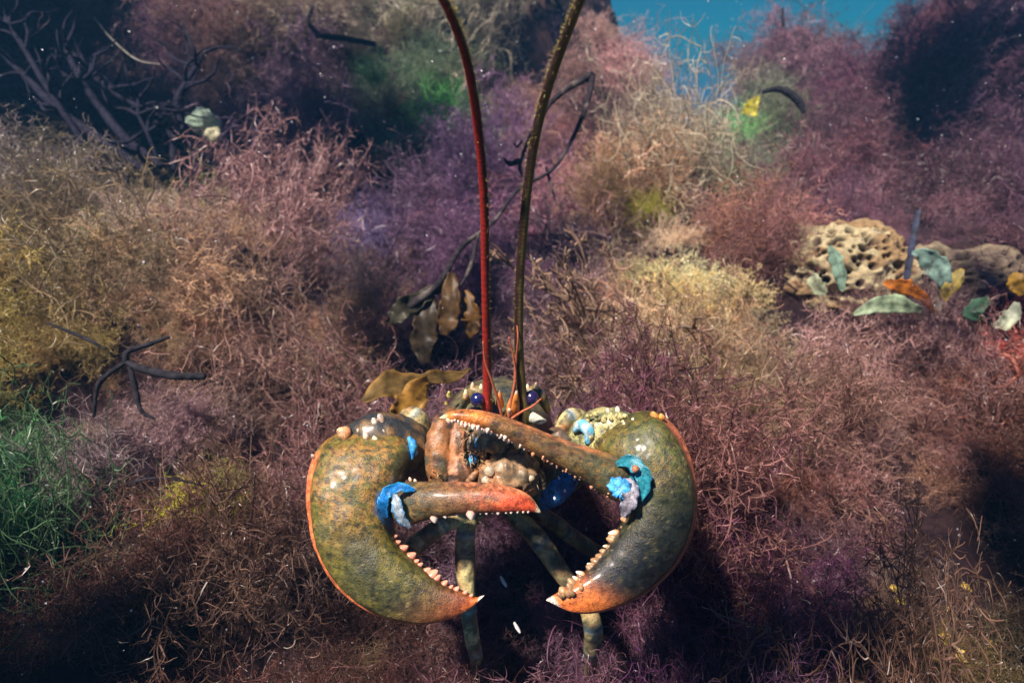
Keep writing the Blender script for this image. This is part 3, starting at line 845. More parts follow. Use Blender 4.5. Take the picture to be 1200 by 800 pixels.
# teeth
def teeth(spots, name='teeth', parent=None, depth=.37):
    m = MB()
    for (x, y, d, r, ax, st, c0, c1) in spots:
        a = nrm(CR * ax[0] - CU * ax[1] - CF * .35)
        ball(m, P(x, y, d), r, c0, 9, a, st, c1)
    return part(m, name, M_TOOTH, parent)
tw = (.95, .85, .72); tp = (.75, .17, .07); to = (.85, .38, .16)
def on_edge(Bc, Ac, x, y):
    """the spot of a claw's biting edge nearest to this point of the photograph, and the way out of the shell there"""
    px, py, _ = proj(Bc); i_ = int(np.argmin((px - x) ** 2 + (py - y) ** 2))
    return Bc[i_], nrm(Bc[i_] - Ac[i_])
m = MB()
for (x, y, r) in [(492, 604, 2.6), (507, 602, 6.5), (521, 603, 4), (536, 601, 3.8), (551, 602, 7.5), (564, 600, 2.8), (571, 600, 3.2), (578, 599, 2.4), (584, 600, 3.4), (592, 599, 2.8), (600, 598, 3), (607, 597, 2.6), (613, 597, 2.5), (619, 597, 2.2)]:
    p_, a_ = on_edge(B_, A_, x, y)
    i_ = int(np.argmin(np.linalg.norm(B_ - p_, axis=1))); th_ = spline(dl, 60)[i_, 5]
    ball(m, p_ - a_ * np.linalg.norm(B_[i_] - A_[i_]) * .05 + nrm(C0 - p_) * (th_ * .56), r * .00052, (.80, .14, .05), 10, nrm(a_ * 1.2 + nrm(C0 - p_) * .5), 1.1, tw)
part(m, 'teeth', M_TOOTH, fingerL)
m = MB()
rg = random.Random(4)
for i in range(44):
    f = (i + rg.random() * .4) / 44
    k_ = int((1 - f * .93) * 59) ; p_ = B2_[max(4, k_ - 3)]; a_ = nrm(p_ - A2_[max(4, k_ - 3)])
    r = rg.choice([1.6, 2.0, 2.4, 3.4]) * (1 if f < .8 else .8)
    for row in (0, 1):
        if row and (f < .25 or rg.random() < .4): continue
        i_ = max(4, k_ - 3); th_ = spline(dr, 60)[i_, 5]; wd_ = np.linalg.norm(B2_[i_] - A2_[i_])
        ball(m, p_ - a_ * wd_ * (.05 + .07 * row) + nrm(C0 - p_) * th_ * (.55 + .14 * row), r * .00055, (.75, .22, .06) if f > .25 else (.95, .5, .3), 8, nrm(a_ + nrm(C0 - p_) * row), 1.2, tw if f < .5 else (.95, .5, .3))
part(m, 'teeth', M_TOOTH, fingerR)
m = MB()
for (x, y, r) in [(459, 631, 3), (463, 638, 3), (471, 645, 5), (478, 655, 5.5), (482, 664, 3), (487, 669, 3), (496, 675, 4), (503, 678, 6.5), (508, 683, 4.5), (517, 690, 4), (526, 694, 2.6), (533, 696, 3.4), (543, 698, 3), (551, 699, 2.4)]:
    p_, a_ = on_edge(BL_, AL_, x, y)
    ball(m, p_ - a_ * r * .00018 + nrm(C0 - p_) * .0006, r * .00058, (.50, .10, .04), 9, nrm(a_ * 1.0 + CR * .4 + CU * .3), 1.2, (.9, .42, .28))
part(m, 'teeth', M_TOOTH, clawL)
sp = []
rg = random.Random(4)
for i in range(26):
    f = i / 25
    q = spline([(541, 498), (565, 503), (592, 514), (625, 530), (660, 552), (697, 566)], 26)[i]
    r = rg.choice([1.6, 2.0, 2.4, 3.2]) * (1 if f < .8 else .7)
    sp.append((q[0], q[1] - 1.5, .356 + .017 * f, r * .00055, (-.3, 1), 1.0, to if f > .3 else (.9, .45, .3), tw if f < .55 else (.9, .5, .35)))
for i in range(7):
    sp.append((533 + i * 4.2, 492 + i * .9, .358, 1.3 * .00055, (0, 1), 1.0, tw, tw))
teeth(sp, parent=fingerR)
m = MB()
rg = random.Random(5)
for i in range(60):
    f = i / 59
    x, y = spline([(738, 589), (728, 606), (714, 632), (702, 648), (688, 668), (668, 690), (655, 696)], 60)[i]
    p_, a_ = on_edge(BR_, AR_, x, y)
    u_ = rg.choice([0, 0, .05, .1, .15, .2])
    r = rg.uniform(2.4, 4.6) * (1 - u_ * 1.5)
    q_ = p_ * (1 - u_) + AR_[int(np.argmin(np.linalg.norm(BR_ - p_, axis=1)))] * u_ + nrm(C0 - p_) * (.001 + .035 * u_)
    g_ = rg.uniform(.5, 1.2)
    ball(m, q_ - a_ * r * .0003, r * .00072, (.20 * g_, .11 * g_, .05 * g_), 7, nrm(a_ + CU * .2 + nrm(C0 - p_) * u_ * 6), rg.uniform(.9, 1.4), (.42 * g_, .25 * g_, .13 * g_))
for (x, y, r) in [(716, 620, 5), (697, 654, 3.2), (694, 662, 3), (682, 672, 4.2), (711, 640, 2.5), (738, 590, 2), (735, 594, 2), (729, 606, 2), (678, 681, 3)]:
    p_, a_ = on_edge(BR_, AR_, x, y)
    ball(m, p_ + a_ * .0005 + nrm(C0 - p_) * .001, r * .00045, (.75, .26, .08), 9, nrm(a_ - CU * .1), 1.7, (1, .93, .75))
part(m, 'teeth', M_TOOTH, clawR)

# blue joint skin at the finger hinges
def skin_col(a, b):
    return lambda s, t, V: mixc(a, b, smooth01(fbm(V * 300, 3), .4, .65))
def membrane(pp, wd, c0, c1, parent, label=None, seed=0):
    """pleated skin between two shell plates"""
    W = [P(v[0], v[1], v[2] + .0014) for v in pp]
    o = blade('hinge', W, wd, c0, None, None, nrmv=nrm(C0 - W[1]), ruff=.28, waves=2.5, edge=c1, n=44, m=13, mat=M_BLUE, parent=parent, origin=RL, thick=.0016)
    if label: o['label'] = label
    return o
random.seed(3)
membrane([(486, 574, .3625), (472, 571, .3605), (459, 573, .359), (451, 581, .358), (449, 593, .358), (452, 606, .361)], [.0010, .0026, .0032, .0034, .0028, .0010], (.015, .20, .58), (.02, .34, .72), clawL, 'blue hinge skin at the root of the reddish finger')
membrane([(463, 578, .3595), (465, 592, .357), (470, 606, .357), (480, 618, .361)], [.0012, .0030, .0030, .0010], (.34, .42, .48), (.03, .24, .50), clawL, 'pale streak of skin under the blue hinge')
membrane([(712, 566, .3660), (722, 569, .3605), (731, 574, .357), (738, 584, .3585)], [.0018, .0056, .0060, .0025], (.10, .48, .85), (.02, .20, .55), clawR, 'bright cyan hinge skin at the root of the long finger')
membrane([(722, 543, .3685), (738, 541, .3620), (750, 550, .3585), (755, 566, .3575), (751, 586, .3600)], [.0015, .0040, .0048, .0044, .0012], (.03, .28, .36), (.03, .20, .28), clawR, 'teal skin around the hinge knob')
membrane([(736, 560, .3615), (739, 576, .357), (735, 592, .3570), (729, 605, .362)], [.0018, .0050, .0046, .0014], (.34, .32, .38), (.12, .16, .24), clawR, 'grey fold of skin under the cyan hinge')
mb = MB()
ball(mb, P(745, 549, .3570), .0024, (.5, .14, .06), 9, None, 1, (.7, .3, .16))
part(mb, 'hinge_knob', M_SHELL, clawR)

# knobbed wrists with arm behind
def wrist_col(side):
    def f(s, t, V):
        if side < 0: b = mixc((.035, .04, .042), (.22, .13, .05), smooth01(fbm(V * 130, 3), .5, .62))
        else: b = mixc((.14, .16, .08), (.52, .48, .20), smooth01(fbm(V * 110, 3), .42, .6))
        return b
    return f
def knob(m, x, y, d, r, c0=to, c1=tw, st=1.55, ax=(-.2, -.8)):
    ball(m, P(x, y, d + .0012), r * .00052, c0, 9, nrm(CR * ax[0] - CU * ax[1] - CF * .5), st, c1)
mb = MB()
tube(mb, [P(560, 575, .46), P(530, 560, .445), P(505, 545, .432), P(475, 525, .412), P(440, 512, .402), P(410, 515, .404)], [.008, .010, .015, .0195, .0165, .009], wrist_col(-1), 60, 24, lump=.12)
for k_ in [(404, 508, .388, 9.5, (.80, .30, .10), (.9, .55, .3), 1.0, (-.6, -.5)), (430, 513, .3855, 5.5), (441, 518, .3855, 5.5), (440, 497, .391, 5.5), (447, 492, .393, 5.5), (457, 527, .385, 5.5), (470, 541, .385, 6, (.6, .5, .3)),
           (461, 533, .386, 2), (472, 549, .387, 2.2), (478, 527, .390, 4.4, (.5, .55, .6)), (486, 530, .391, 4, (.1, .4, .7)), (481, 562, .384, 2.4), (487, 564, .384, 2.6), (367, 535, .383, 2.6), (450, 506, .388, 2.2), (420, 505, .389, 2.4)]:
    knob(mb, *k_)
wl = part(mb, 'arm', M_SHELL); wl['label'] = 'dark knobbed arm of the lit claw'
mb = MB()
tube(mb, [P(479, 512, .392), P(484, 522, .390), P(482, 538, .389)], [.0012, .003, .0012], skin_col(BLU, CYA), 16, 8)
part(mb, 'joint_skin', M_BLUE, wl)
mb = MB()
tube(mb, [P(622, 590, .46), P(648, 572, .446), P(672, 545, .432), P(692, 520, .414), P(715, 505, .406), P(745, 502, .404)], [.008, .011, .014, .018, .0165, .009], wrist_col(1), 60, 24, lump=.12)
rg = random.Random(9)
for i in range(46):
    x = rg.uniform(688, 738); y = rg.uniform(485, 528)
    knob(mb, x, y, .3925 + rg.uniform(-.002, .003), rg.uniform(1.8, 4.2), (.45, .40, .15), (.75, .66, .30), 1.1)
for k_ in [(724, 481, .398, 4, (.7, .65, .4)), (713, 483, .398, 4, (.7, .65, .4)), (732, 500, .388, 4), (742, 494, .387, 3.6), (712, 524, .389, 4), (706, 533, .389, 2.6), (690, 512, .392, 4, (.8, .35, .1), (.8, .4, .15)),
           (766, 488, .386, 6.5, (.85, .33, .05), (.9, .4, .1), 1.0), (775, 489, .386, 5, (.85, .33, .05), (.9, .4, .1), 1.0), (768, 493, .385, 4, (.85, .33, .05), (.9, .4, .1), 1.0)]:
    knob(mb, *k_)
wr = part(mb, 'arm', M_SHELL); wr['label'] = 'yellow green knobbed arm of the shaded claw'
mb = MB()
tube(mb, [P(672, 505, .400), P(682, 498, .396), P(690, 506, .394), P(688, 520, .394)], [.0015, .004, .004, .0015], skin_col(CYA, (.6, .75, .75)), 20, 10)
tube(mb, [P(636, 594, .420), P(646, 580, .412), P(662, 562, .404), P(676, 552, .402)], [.003, .0085, .0095, .004], skin_col((.01, .09, .32), (.02, .22, .6)), 30, 14, lump=.1)
for (x, y) in [(673, 561), (662, 575), (650, 584), (655, 560)]: knob(mb, x, y, .394, 1.9, (.5, .6, .75), (.8, .85, .95))
part(mb, 'joint_skin', M_BLUE, wr)['label'] = 'deep blue skin on the inside of the arm'

# carapace and abdomen: one continuous body
def body_col(s, t, V):
    px, py, _ = proj(V)
    b = mixc((.13, .12, .065), (.05, .065, .06), smooth01(fbm(V * 45, 3), .42, .62))
    b = mixc(b, (.22, .18, .08), smooth01(fbm(V * 160, 3, N2), .5, .68) * .6)
    return mixc(b, (.45, .20, .08), (1 - smooth01(px, 500, 535)) * smooth01(py, 480, 520) * .8)
bc = [P(585, 535, .408), P(583, 528, .415), P(582, 520, .430), P(582, 512, .450), P(582, 505, .475), P(583, 500, .51), P(584, 494, .545), P(585, 492, .57), P(586, 492, .60), P(587, 494, .64), P(588, 500, .68)]
br = [.010, .022, .033, .040, .043, .043, .038, .034, .033, .030, .022]
mb = MB()
tube(mb, bc, br, body_col, 110, 44, lump=.035, flat=.95)
part(mb, 'body', M_SHELL)
mb = MB()   # tail fan
for a_ in (-.9, -.45, 0, .45, .9):
    c = P(588, 500, .68); q = c + np.array([math.sin(a_) * .05, math.cos(a_) * .05, -.012])
    tube(mb, [c, (c + q) / 2, q, q + (q - c) * .1], [.008, .013, .015, .004], (.10, .09, .05), 16, 12, flat=.25)
part(mb, 'tail_fan', M_SHELL)

# rostrum and brow spines
mb = MB()
tube(mb, [P(600, 500, .425), P(601, 482, .402), P(603, 468, .393), P(605, 457, .389)], [.007, .0050, .0032, .0010], lambda s, t, V: mixc(mixc((.35, .2, .08), (.85, .30, .06), smooth01(s, .2, .5)), (1, .85, .65), smooth01(s, .88, .97)), 30, 12)
tube(mb, [P(586, 475, .408), P(585, 463, .402), P(584.5, 455, .400)], [.0030, .0018, .0005], lambda s, t, V: mixc((.8, .32, .08), (1, .85, .6), smooth01(s, .6, .95)), 14, 8)
tube(mb, [P(598, 485, .398), P(597, 480, .394), P(597, 478, .393)], [.0018, .0014, .0004], (.9, .6, .4), 8, 8)
tube(mb, [P(622, 488, .405), P(632, 492, .400), P(640, 493, .398)], [.004, .003, .0008], (.55, .55, .45), 14, 8)
tube(mb, [P(527, 463, .434), P(526, 459, .430)], [.0025, .0008], (.6, .5, .15), 8, 8)
for (x, y, c_) in [(553, 457, (.6, .55, .4)), (523, 473, (.65, .55, .12)), (600, 470, (.8, .3, .1)), (540, 500, (.5, .3, .15))]:
    knob(mb, x, y, .412, 2.4, c_, c_)
part(mb, 'rostrum', M_SMOOTH)

# eyes
for (x, y, d, r, sx) in [(559.5, 468, .397, .0047, -1), (622.5, 466, .400, .0050, 1)]:
    mb = MB(); ball(mb, P(x, y, d), r, (.012, .016, .10), 20)
    # finer sphere
    mb = MB()
    V = []; k = 22; m = 16; c = P(x, y, d)
    for i in range(m + 1):
        u = math.pi * i / m
        for j in range(k):
            t = 2 * math.pi * j / k
            V.append(c + r * np.array([math.sin(u) * math.cos(t), math.sin(u) * math.sin(t), math.cos(u)]))
    mb.add(V, grid_faces(m + 1, k), (.008, .011, .085) if sx < 0 else (.02, .012, .07))
    eye = part(mb, 'eye', M_EYE)
    mb = MB()
    tube(mb, [P(x - sx * 14, y + 12, d + .018), P(x - sx * 5, y + 4, d + .008), P(x - sx * .5, y + .5, d + .002)], [.0028, .0030, .0042], (.35, .28, .12), 14, 12)
    part(mb, 'eye_stalk', M_SMOOTH, eye)

# antennae
def ant_col(a, b, side):
    def f(s, t, V):
        n_ = fbm(V * 200, 2)
        return mixc(a, b, smooth01(np.cos(t) * side + (n_ - .5), -.05, .5))
    return f
antL = [(572, 500, .415), (571, 478, .402), (571, 440, .392), (569, 330, .355), (567, 230, .325), (560, 150, .30), (549, 80, .275), (531, 25, .255), (505, -20, .24), (440, -80, .225), (360, -120, .215)]
mb = MB(); tube(mb, [P(*q) for q in antL], [.0038, .0033, .0028, .0025, .0023, .0023, .0021, .0019, .0017, .0014, .0008], ant_col((.36, .02, .012), (.09, .015, .012), 1), 700, 12, ring=.022)
aL = part(mb, 'antenna', M_FEELER); aL['label'] = 'red antenna'
antR = [(616, 512, .42), (615, 490, .405), (611, 455, .395), (608, 400, .378), (609, 330, .358), (615, 250, .335), (624, 180, .315), (637, 120, .297), (655, 65, .28), (678, 5, .262), (705, -60, .247), (760, -150, .23)]
mb = MB(); tube(mb, [P(*q) for q in antR], [.0042, .0040, .0033, .0029, .0027, .0026, .0025, .0025, .0023, .0021, .0018, .0009], ant_col((.16, .12, .03), (.035, .013, .012), -1), 700, 12, ring=.022)
aR = part(mb, 'antenna', M_FEELER); aR['label'] = 'dark brown and olive antenna'
for a_, (x, y, d) in ((aL, (571, 492, .408)), (aR, (617, 500, .412))):
    mb = MB(); tube(mb, [P(x - 3, y + 26, d + .012), P(x, y + 14, d + .004), P(x, y + 3, d), P(x, y - 6, d - .002)], [.009, .0078, .0060, .0045], (.26, .15, .07), 24, 14, lump=.08)
    part(mb, 'antenna_base', M_SMOOTH, a_)
for a_, q_, s_ in ((aL, antL, 1), (aR, antR, -1)):          # fuzz that has grown along one side of the feelers
    c_ = spline([P(*v) for v in q_], 900); c_ = c_[RNG.integers(40, 780, 1500)]
    d_ = nrm(np.tile(CR * s_, (len(c_), 1)) + RNG.normal(size=c_.shape) * .5)
    pth = walk(c_ + d_ * .0018, d_, 4, .0006, .5)
    V_, F_, K_ = ribbons(pth, .00010, .00005, shd(len(c_), .5, 1.3))
    fz = link_mesh('fuzz', V_ - RL, F_, M_FEELER, K_[:, None] * np.array([[.42, .34, .08]]), False)
    fz.parent = a_; fz['kind'] = 'stuff'
for q in ([(590, 495, .400), (584, 470, .392), (577, 448, .385), (569, 425, .378), (566, 400, .37)], [(604, 485, .398), (603, 450, .388), (605, 420, .380), (607, 398, .372), (606, 380, .37)],
          [(600, 490, .396), (612, 482, .390), (625, 475, .386), (634, 467, .383)], [(596, 490, .398), (600, 465, .39), (604, 440, .384), (601, 415, .378), (596, 395, .372)]):
    mb = MB(); tube(mb, [P(*v) for v in q], list(np.linspace(.0011, .0005, len(q))), (.50, .14, .07), 40, 6)
    part(mb, 'antennule', M_FEELER)

# mouthparts
def mouth_col(a, b):
    def f(s, t, V):
        st = fbm(np.stack([np.cos(t) * 3, np.sin(t) * 3, s * 2.2], -1) + a[0] * 40, 3, N1)
        c = mixc(a, b, smooth01(st, .44, .58))
        c = mixc(c, (.035, .04, .045), smooth01(fbm(V * 150 + 5, 3, N2), .54, .66) * .85)
        c = mixc(c, (.48, .20, .07), smooth01(fbm(V * 95 + 2, 3, N3), .55, .68) * .6)
        return c
    return f
mouths = [
 ([(530, 482, .412), (519, 500, .402), (514, 525, .396), (515, 552, .394), (521, 578, .398)], [.006, .0085, .0095, .0095, .005], (.26, .11, .04), (.10, .085, .05), 'orange brown outer mouthpart'),
 ([(540, 492, .402), (537, 512, .393), (536, 535, .390), (539, 555, .389), (536, 575, .392)], [.005, .0062, .0058, .0088, .006], (.50, .24, .14), (.16, .09, .05), 'pinkish inner mouthpart'),
 ([(566, 500, .400), (572, 508, .391), (580, 514, .389), (594, 514, .392)], [.006, .0095, .0105, .006], (.17, .16, .11), (.24, .20, .12), 'round grey green mouthpart under the long finger'),
 ([(563, 578, .40), (572, 562, .390), (592, 554, .386), (612, 556, .388), (626, 572, .395)], [.006, .011, .014, .0135, .008], (.34, .22, .12), (.16, .13, .08), 'knobbed brown mouthpart above the reddish finger'),
 ([(652, 505, .415), (655, 520, .408), (652, 545, .404), (642, 570, .406)], [.007, .0105, .010, .005], (.20, .12, .07), (.10, .08, .06), 'dim mouthpart behind the long finger'),
]
for i, (pp, rr, c0, c1, lb) in enumerate(mouths):
    mb = MB(); tube(mb, [P(*v) for v in pp], [q * .93 for q in rr], mouth_col(c0, c1), 60, 32, lump=[.16, .22, .2, .3, .25][i], seed=i, flat=.8)
    if i == 3:
        rg = random.Random(2)
        for (x, y, r) in [(574, 552, 8), (588, 548, 9), (598, 549, 6), (584, 560, 6), (612, 552, 6), (622, 560, 5), (570, 563, 7), (600, 562, 6)]:
            knob(mb, x, y, .379, r, (.40, .26, .14), (.52, .46, .34), .8)
    if i == 2:
        tube(mb, [P(556, 508, .391), P(558, 518, .389), P(560, 530, .390)], [.001, .0028, .001], skin_col(BLU, CYA), 12, 8)
    part(mb, 'mouthpart', M_SMOOTH)['label'] = lb
mb = MB()
tube(mb, [P(560, 500, .397), P(566, 505, .392), P(570, 512, .391)], [.002, .0042, .002], skin_col((.10, .35, .6), (.4, .5, .55)), 14, 10)
tube(mb, [P(552, 530, .392), P(554, 538, .389), P(552, 546, .391)], [.001, .003, .001], skin_col(BLU, CYA), 12, 8)
part(mb, 'mouth_skin', M_BLUE)

for pp, rr, c_ in [([(556, 534, .392), (552, 520, .388), (556, 506, .389)], [.0024, .0028, .0014], (.26, .20, .13)), ([(566, 536, .391), (563, 524, .387), (568, 512, .388)], [.002, .0026, .0012], (.20, .18, .14)),
                   ([(584, 536, .390), (590, 524, .386), (588, 512, .387)], [.002, .0026, .0012], (.24, .18, .12)), ([(606, 540, .390), (612, 528, .387), (609, 518, .388)], [.0024, .0026, .0012], (.20, .15, .10)),
                   ([(546, 572, .388), (552, 560, .384), (560, 552, .384)], [.0022, .0024, .0012], (.46, .26, .14)), ([(636, 572, .392), (634, 558, .389), (626, 550, .388)], [.0022, .0026, .0012], (.22, .16, .10))]:
    mb = MB(); tube(mb, [P(*v) for v in pp], rr, mouth_col(c_, tuple(v * .5 for v in c_)), 24, 10, lump=.3, ring=.08)
    part(mb, 'palp', M_SMOOTH)
mb = MB()   # ridges with spines over the eyes
for sx, x in ((-1, 556), (1, 626)):
    tube(mb, [P(x + sx * 16, 482, .424), P(x + sx * 9, 466, .414), P(x, 458, .410), P(x - sx * 12, 462, .410), P(x - sx * 22, 474, .410)], [.002, .0034, .0036, .0034, .002], lambda s, t, V: mixc((.24, .18, .07), (.10, .10, .06), smooth01(fbm(V * 200, 3), .45, .6)), 30, 10, lump=.3)
    for dx, y in ((10, 464), (2, 456), (-8, 458)):
        knob(mb, x + sx * dx, y, .408, 4, (.60, .28, .08), (.9, .75, .5), 2.2, (0, -1))
part(mb, 'brow', M_SMOOTH)
mb = MB()   # stiff hairs fringing the mouthparts
rg = random.Random(21)
for _ in range(150):
    x, y = rg.choice([(544, 505), (546, 540), (560, 536), (590, 536), (620, 548), (556, 512), (512, 560), (625, 560)])
    x += rg.uniform(-9, 9); y += rg.uniform(-12, 12); d = .388 + rg.uniform(-.004, .004)
    a_ = rg.uniform(0, 6.28); L_ = rg.uniform(3, 8)
    tube(mb, [P(x, y, d), P(x + math.cos(a_) * L_ * .5, y + math.sin(a_) * L_ * .5 + 1, d - .003), P(x + math.cos(a_) * L_, y + math.sin(a_) * L_ + 3, d - .004)], [.00035, .0003, .0001], (.42, .30, .16), 5, 4)
part(mb, 'bristles', M_FEELER)

# walking legs, jointed, with blue bands at the joints
def leg_col(joints, dark=1.0, warm=0.0):
    ylw = np.array([.50, .44, .20]) * dark
    def f(s, t, V):
        b = mixc(ylw, np.array([.13, .12, .07]) * dark, smooth01(fbm(V * 130, 3, N2), .42, .60))
        b = mixc(b, np.array([.03, .03, .03]), smooth01(fbm(V * 240, 3, N1), .58, .68) * .6)
        b = mixc(b, np.array([.5, .22, .10]) * dark, warm * smooth01(fbm(V * 200, 2, N3), .5, .7))
        for j in joints:
            b = mixc(b, np.array([.05, .14, .22]) * dark, np.exp(-((s - j) / .012) ** 2) * .65)
            b = mixc(b, np.array([.55, .62, .60]) * dark, np.exp(-((s - j - .017) / .007) ** 2) * .4)
        return b
    return f
legs = [
 ([(572, 598, .43), (540, 606, .42), (520, 614, .414), (500, 628, .410), (476, 645, .410), (455, 652, .42), (445, 662, .45), (440, 672, None)], [5, 10, 10, 11, 12, 10, 8, 4], (.30, .62), 1.5, 'yellowish leg reaching out behind the lit claw'),
 ([(572, 596, .44), (554, 604, .428), (546, 622, .418), (545, 655, .412), (548, 700, .408), (553, 745, .41), (558, 770, .43), (560, 800, None)], [6, 10, 11, 12, 10, 9, 8, 5], (.31, .60, .8), 1.1, 'upright leg crossing the tip of the lit claw'),
 ([(592, 596, .44), (612, 612, .435), (632, 634, .43), (656, 668, .425), (684, 705, .42), (695, 735, .418), (693, 765, .43), (690, 800, None)], [7, 11, 12, 11, 10, 11.5, 9, 5], (.29, .70, .84), .8, 'bluish leg running down behind the tip of the shaded claw'),
 ([(610, 590, .45), (640, 606, .455), (676, 632, .47), (715, 655, .50), (745, 665, None)], [8, 10, 9, 8, 5], (.4, .7), .5, 'dim brown leg behind the bluish one'),
 ([(540, 575, .45), (512, 560, .44), (502, 525, .425), (493, 496, .418), (482, 487, .420), (470, 500, .43), (450, 560, .47), (430, 640, None)], [7, 8, 9, 11.5, 11, 9, 8, 5], (.5, .76), 1.0, 'mottled green leg with its knee raised behind the lit arm'),
 ([(632, 580, .455), (645, 545, .44), (654, 515, .425), (664, 494, .418), (674, 488, .420), (690, 500, .435), (725, 560, .47), (765, 640, None)], [7, 8, 9, 10, 10, 9, 8, 5], (.5, .76), 1.2, 'pale green leg with its knee raised behind the knobbed arm'),
]
legs = [([(a_, b_, c_ if c_ else surf(a_, b_)[1] + .01) for a_, b_, c_ in pp], rr, jj, dk, lb) for pp, rr, jj, dk, lb in legs]
for (pp, rr, jj, dk, lb) in legs:
    W = [P(*v) for v in pp]
    R = [r * HF / 600 * v[2] for r, v in zip(rr, pp)]
    mb = MB(); tube(mb, W, R, leg_col(jj, dk, .4), 110, 18, lump=.06)
    part(mb, 'leg', M_SMOOTH)['label'] = lb

# ------------------------------------------------------------------ kelp and stems
# wavy brown kelp blade behind the left arm
blade('golden_kelp', [P(425, 470, .47), P(450, 455, .48), P(480, 448, .49), P(505, 444, .50), P(530, 440, .52), P(550, 432, .55)], [.004, .010, .013, .009, .006, .003], (.17, .11, .035),
      'translucent golden brown wavy kelp blade arching behind the knobbed arm', 'kelp', nrmv=(-.1, -.5, .85), ruff=.35, waves=2, edge=(.26, .15, .04))
blade('golden_kelp', [P(502, 446, .49), P(488, 458, .475), P(480, 474, .46), P(472, 492, .455), P(462, 510, .455)], [.004, .010, .0125, .012, .006], (.30, .16, .03),
      'bright amber kelp blade hanging down beside the raised green knee', 'kelp', nrmv=(.2, -.9, .3), ruff=.4, waves=1.5, edge=(.40, .22, .05))

def stem(name, paths, label, cat, col=(.045, .04, .045), mat=None, lump=.25, k=8, group=None):
    mb = MB()
    for pp, rr in paths:
        W = [P(*v) for v in pp]
        R = [r * HF / 600 * v[2] for r, v in zip(rr, pp)]
        tube(mb, W, R, col, max(30, 12 * len(pp)), k, lump=lump)
    o = mb.build(name, mat or M_BARK, None, np.asarray(P(*paths[0][0][0])))
    return tag(o, label, cat, group)

# the long dark stem with its loop
r0 = P(462, 372, .70)
plant = empty('kelp_plant', r0); tag(plant, 'long dark looping kelp stem with torn brown fronds behind the antennae', 'kelp')
mb = MB()
for pp, rr in [
    ([(460, 372, .80), (490, 352, .80), (516, 330, .82), (541, 290, .86), (578, 260, .90), (608, 222, .94), (648, 198, .98), (672, 160, 1.02), (688, 122, 1.05), (695, 88, 1.08)], [5, 5, 4.2, 3, 2.2, 2.2, 2.2, 2.6, 3.2, 3.6]),
    ([(695, 88, 1.08), (675, 98, 1.08), (650, 116, 1.08), (632, 140, 1.07), (618, 168, 1.05), (609, 195, 1.04), (612, 205, 1.04)], [5, 4, 3, 2.6, 2.4, 2.2, 1.5]),
    ([(609, 188, 1.04), (598, 192, 1.04), (590, 186, 1.04)], [3.5, 3, 1.5]), ([(612, 165, 1.04), (606, 172, 1.04), (602, 168, 1.04)], [1.6, 1.4, 1]),
    ([(560, 275, .88), (552, 310, .86), (540, 335, .85)], [2.4, 2.6, 2]), ([(640, 196, .98), (648, 225, .98), (652, 240, .98)], [2.0, 1.5, 1])]:
    tube(mb, [P(v[0], v[1], v[2] * .88) for v in pp], [r * HF / 600 * v[2] * .88 for r, v in zip(rr, pp)], lambda s, t, V: mixc((.03, .025, .03), (.10, .085, .08), smooth01(fbm(V * 60, 2), .5, .65)), 16 * len(pp), 8, lump=.3)
o = mb.build('stem', M_BARK, None, r0); o.parent = plant; o.location = (0, 0, 0)
for mid, wd, c_ in [([(505, 345, .81), (500, 372, .80), (496, 400, .79), (498, 425, .79)], [.006, .013, .015, .006], (.05, .035, .02)),
                    ([(530, 320, .82), (528, 350, .81), (524, 375, .80), (520, 392, .80)], [.005, .012, .013, .004], (.10, .055, .02)),
                    ([(545, 340, .83), (552, 365, .82), (553, 380, .82), (548, 396, .82)], [.004, .011, .011, .003], (.15, .075, .018)),
                    ([(520, 335, .82), (490, 350, .80), (470, 365, .79), (455, 378, .79)], [.004, .010, .011, .004], (.06, .055, .035))]:
    blade('frond', [P(v[0], v[1], v[2] * .88) for v in mid], wd, c_, None, None, ruff=.4, waves=2, edge=np.array(c_) * 1.2, parent=plant, origin=r0)

# dark stipes of the kelp thicket, upper left
TH = [
 ([(232, 205, 1.15), (224, 170, 1.15), (212, 140, 1.15), (208, 118, 1.15), (218, 98, 1.16), (230, 78, 1.18)], [4.5, 5, 6, 7, 5.5, 4]),
 ([(205, 200, 1.15), (202, 165, 1.15), (188, 138, 1.15), (160, 124, 1.16), (128, 104, 1.16), (100, 78, 1.17), (85, 62, 1.18)], [8, 8, 7, 7, 7, 6, 4]),
 ([(190, 195, 1.1), (150, 165, 1.1), (120, 130, 1.12), (96, 95, 1.12), (78, 60, 1.13)], [8, 9, 8, 7, 5]),
 ([(170, 200, 1.08), (120, 165, 1.08), (70, 130, 1.08), (30, 90, 1.1), (-5, 55, 1.1)], [8, 9, 8, 7, 5]),
 ([(184, 185, 1.12), (172, 155, 1.12), (162, 135, 1.12)], [4, 4, 3]),
 ([(100, 170, 1.07), (60, 110, 1.07), (30, 60, 1.08), (10, 30, 1.08)], [6, 6, 5, 4]),
]
TL = ['single thin dark kelp stipe bending beside the pale pebble', 'thick dark stipe with a sharp bend left of the pale pebble', 'thick dark stipe rising in the middle of the thicket',
      'longest dark stipe leaning towards the left edge of the photo', 'short dark stipe in the gap between two thick ones', 'slim dark stipe standing farthest left in the thicket']
rg = random.Random(33)
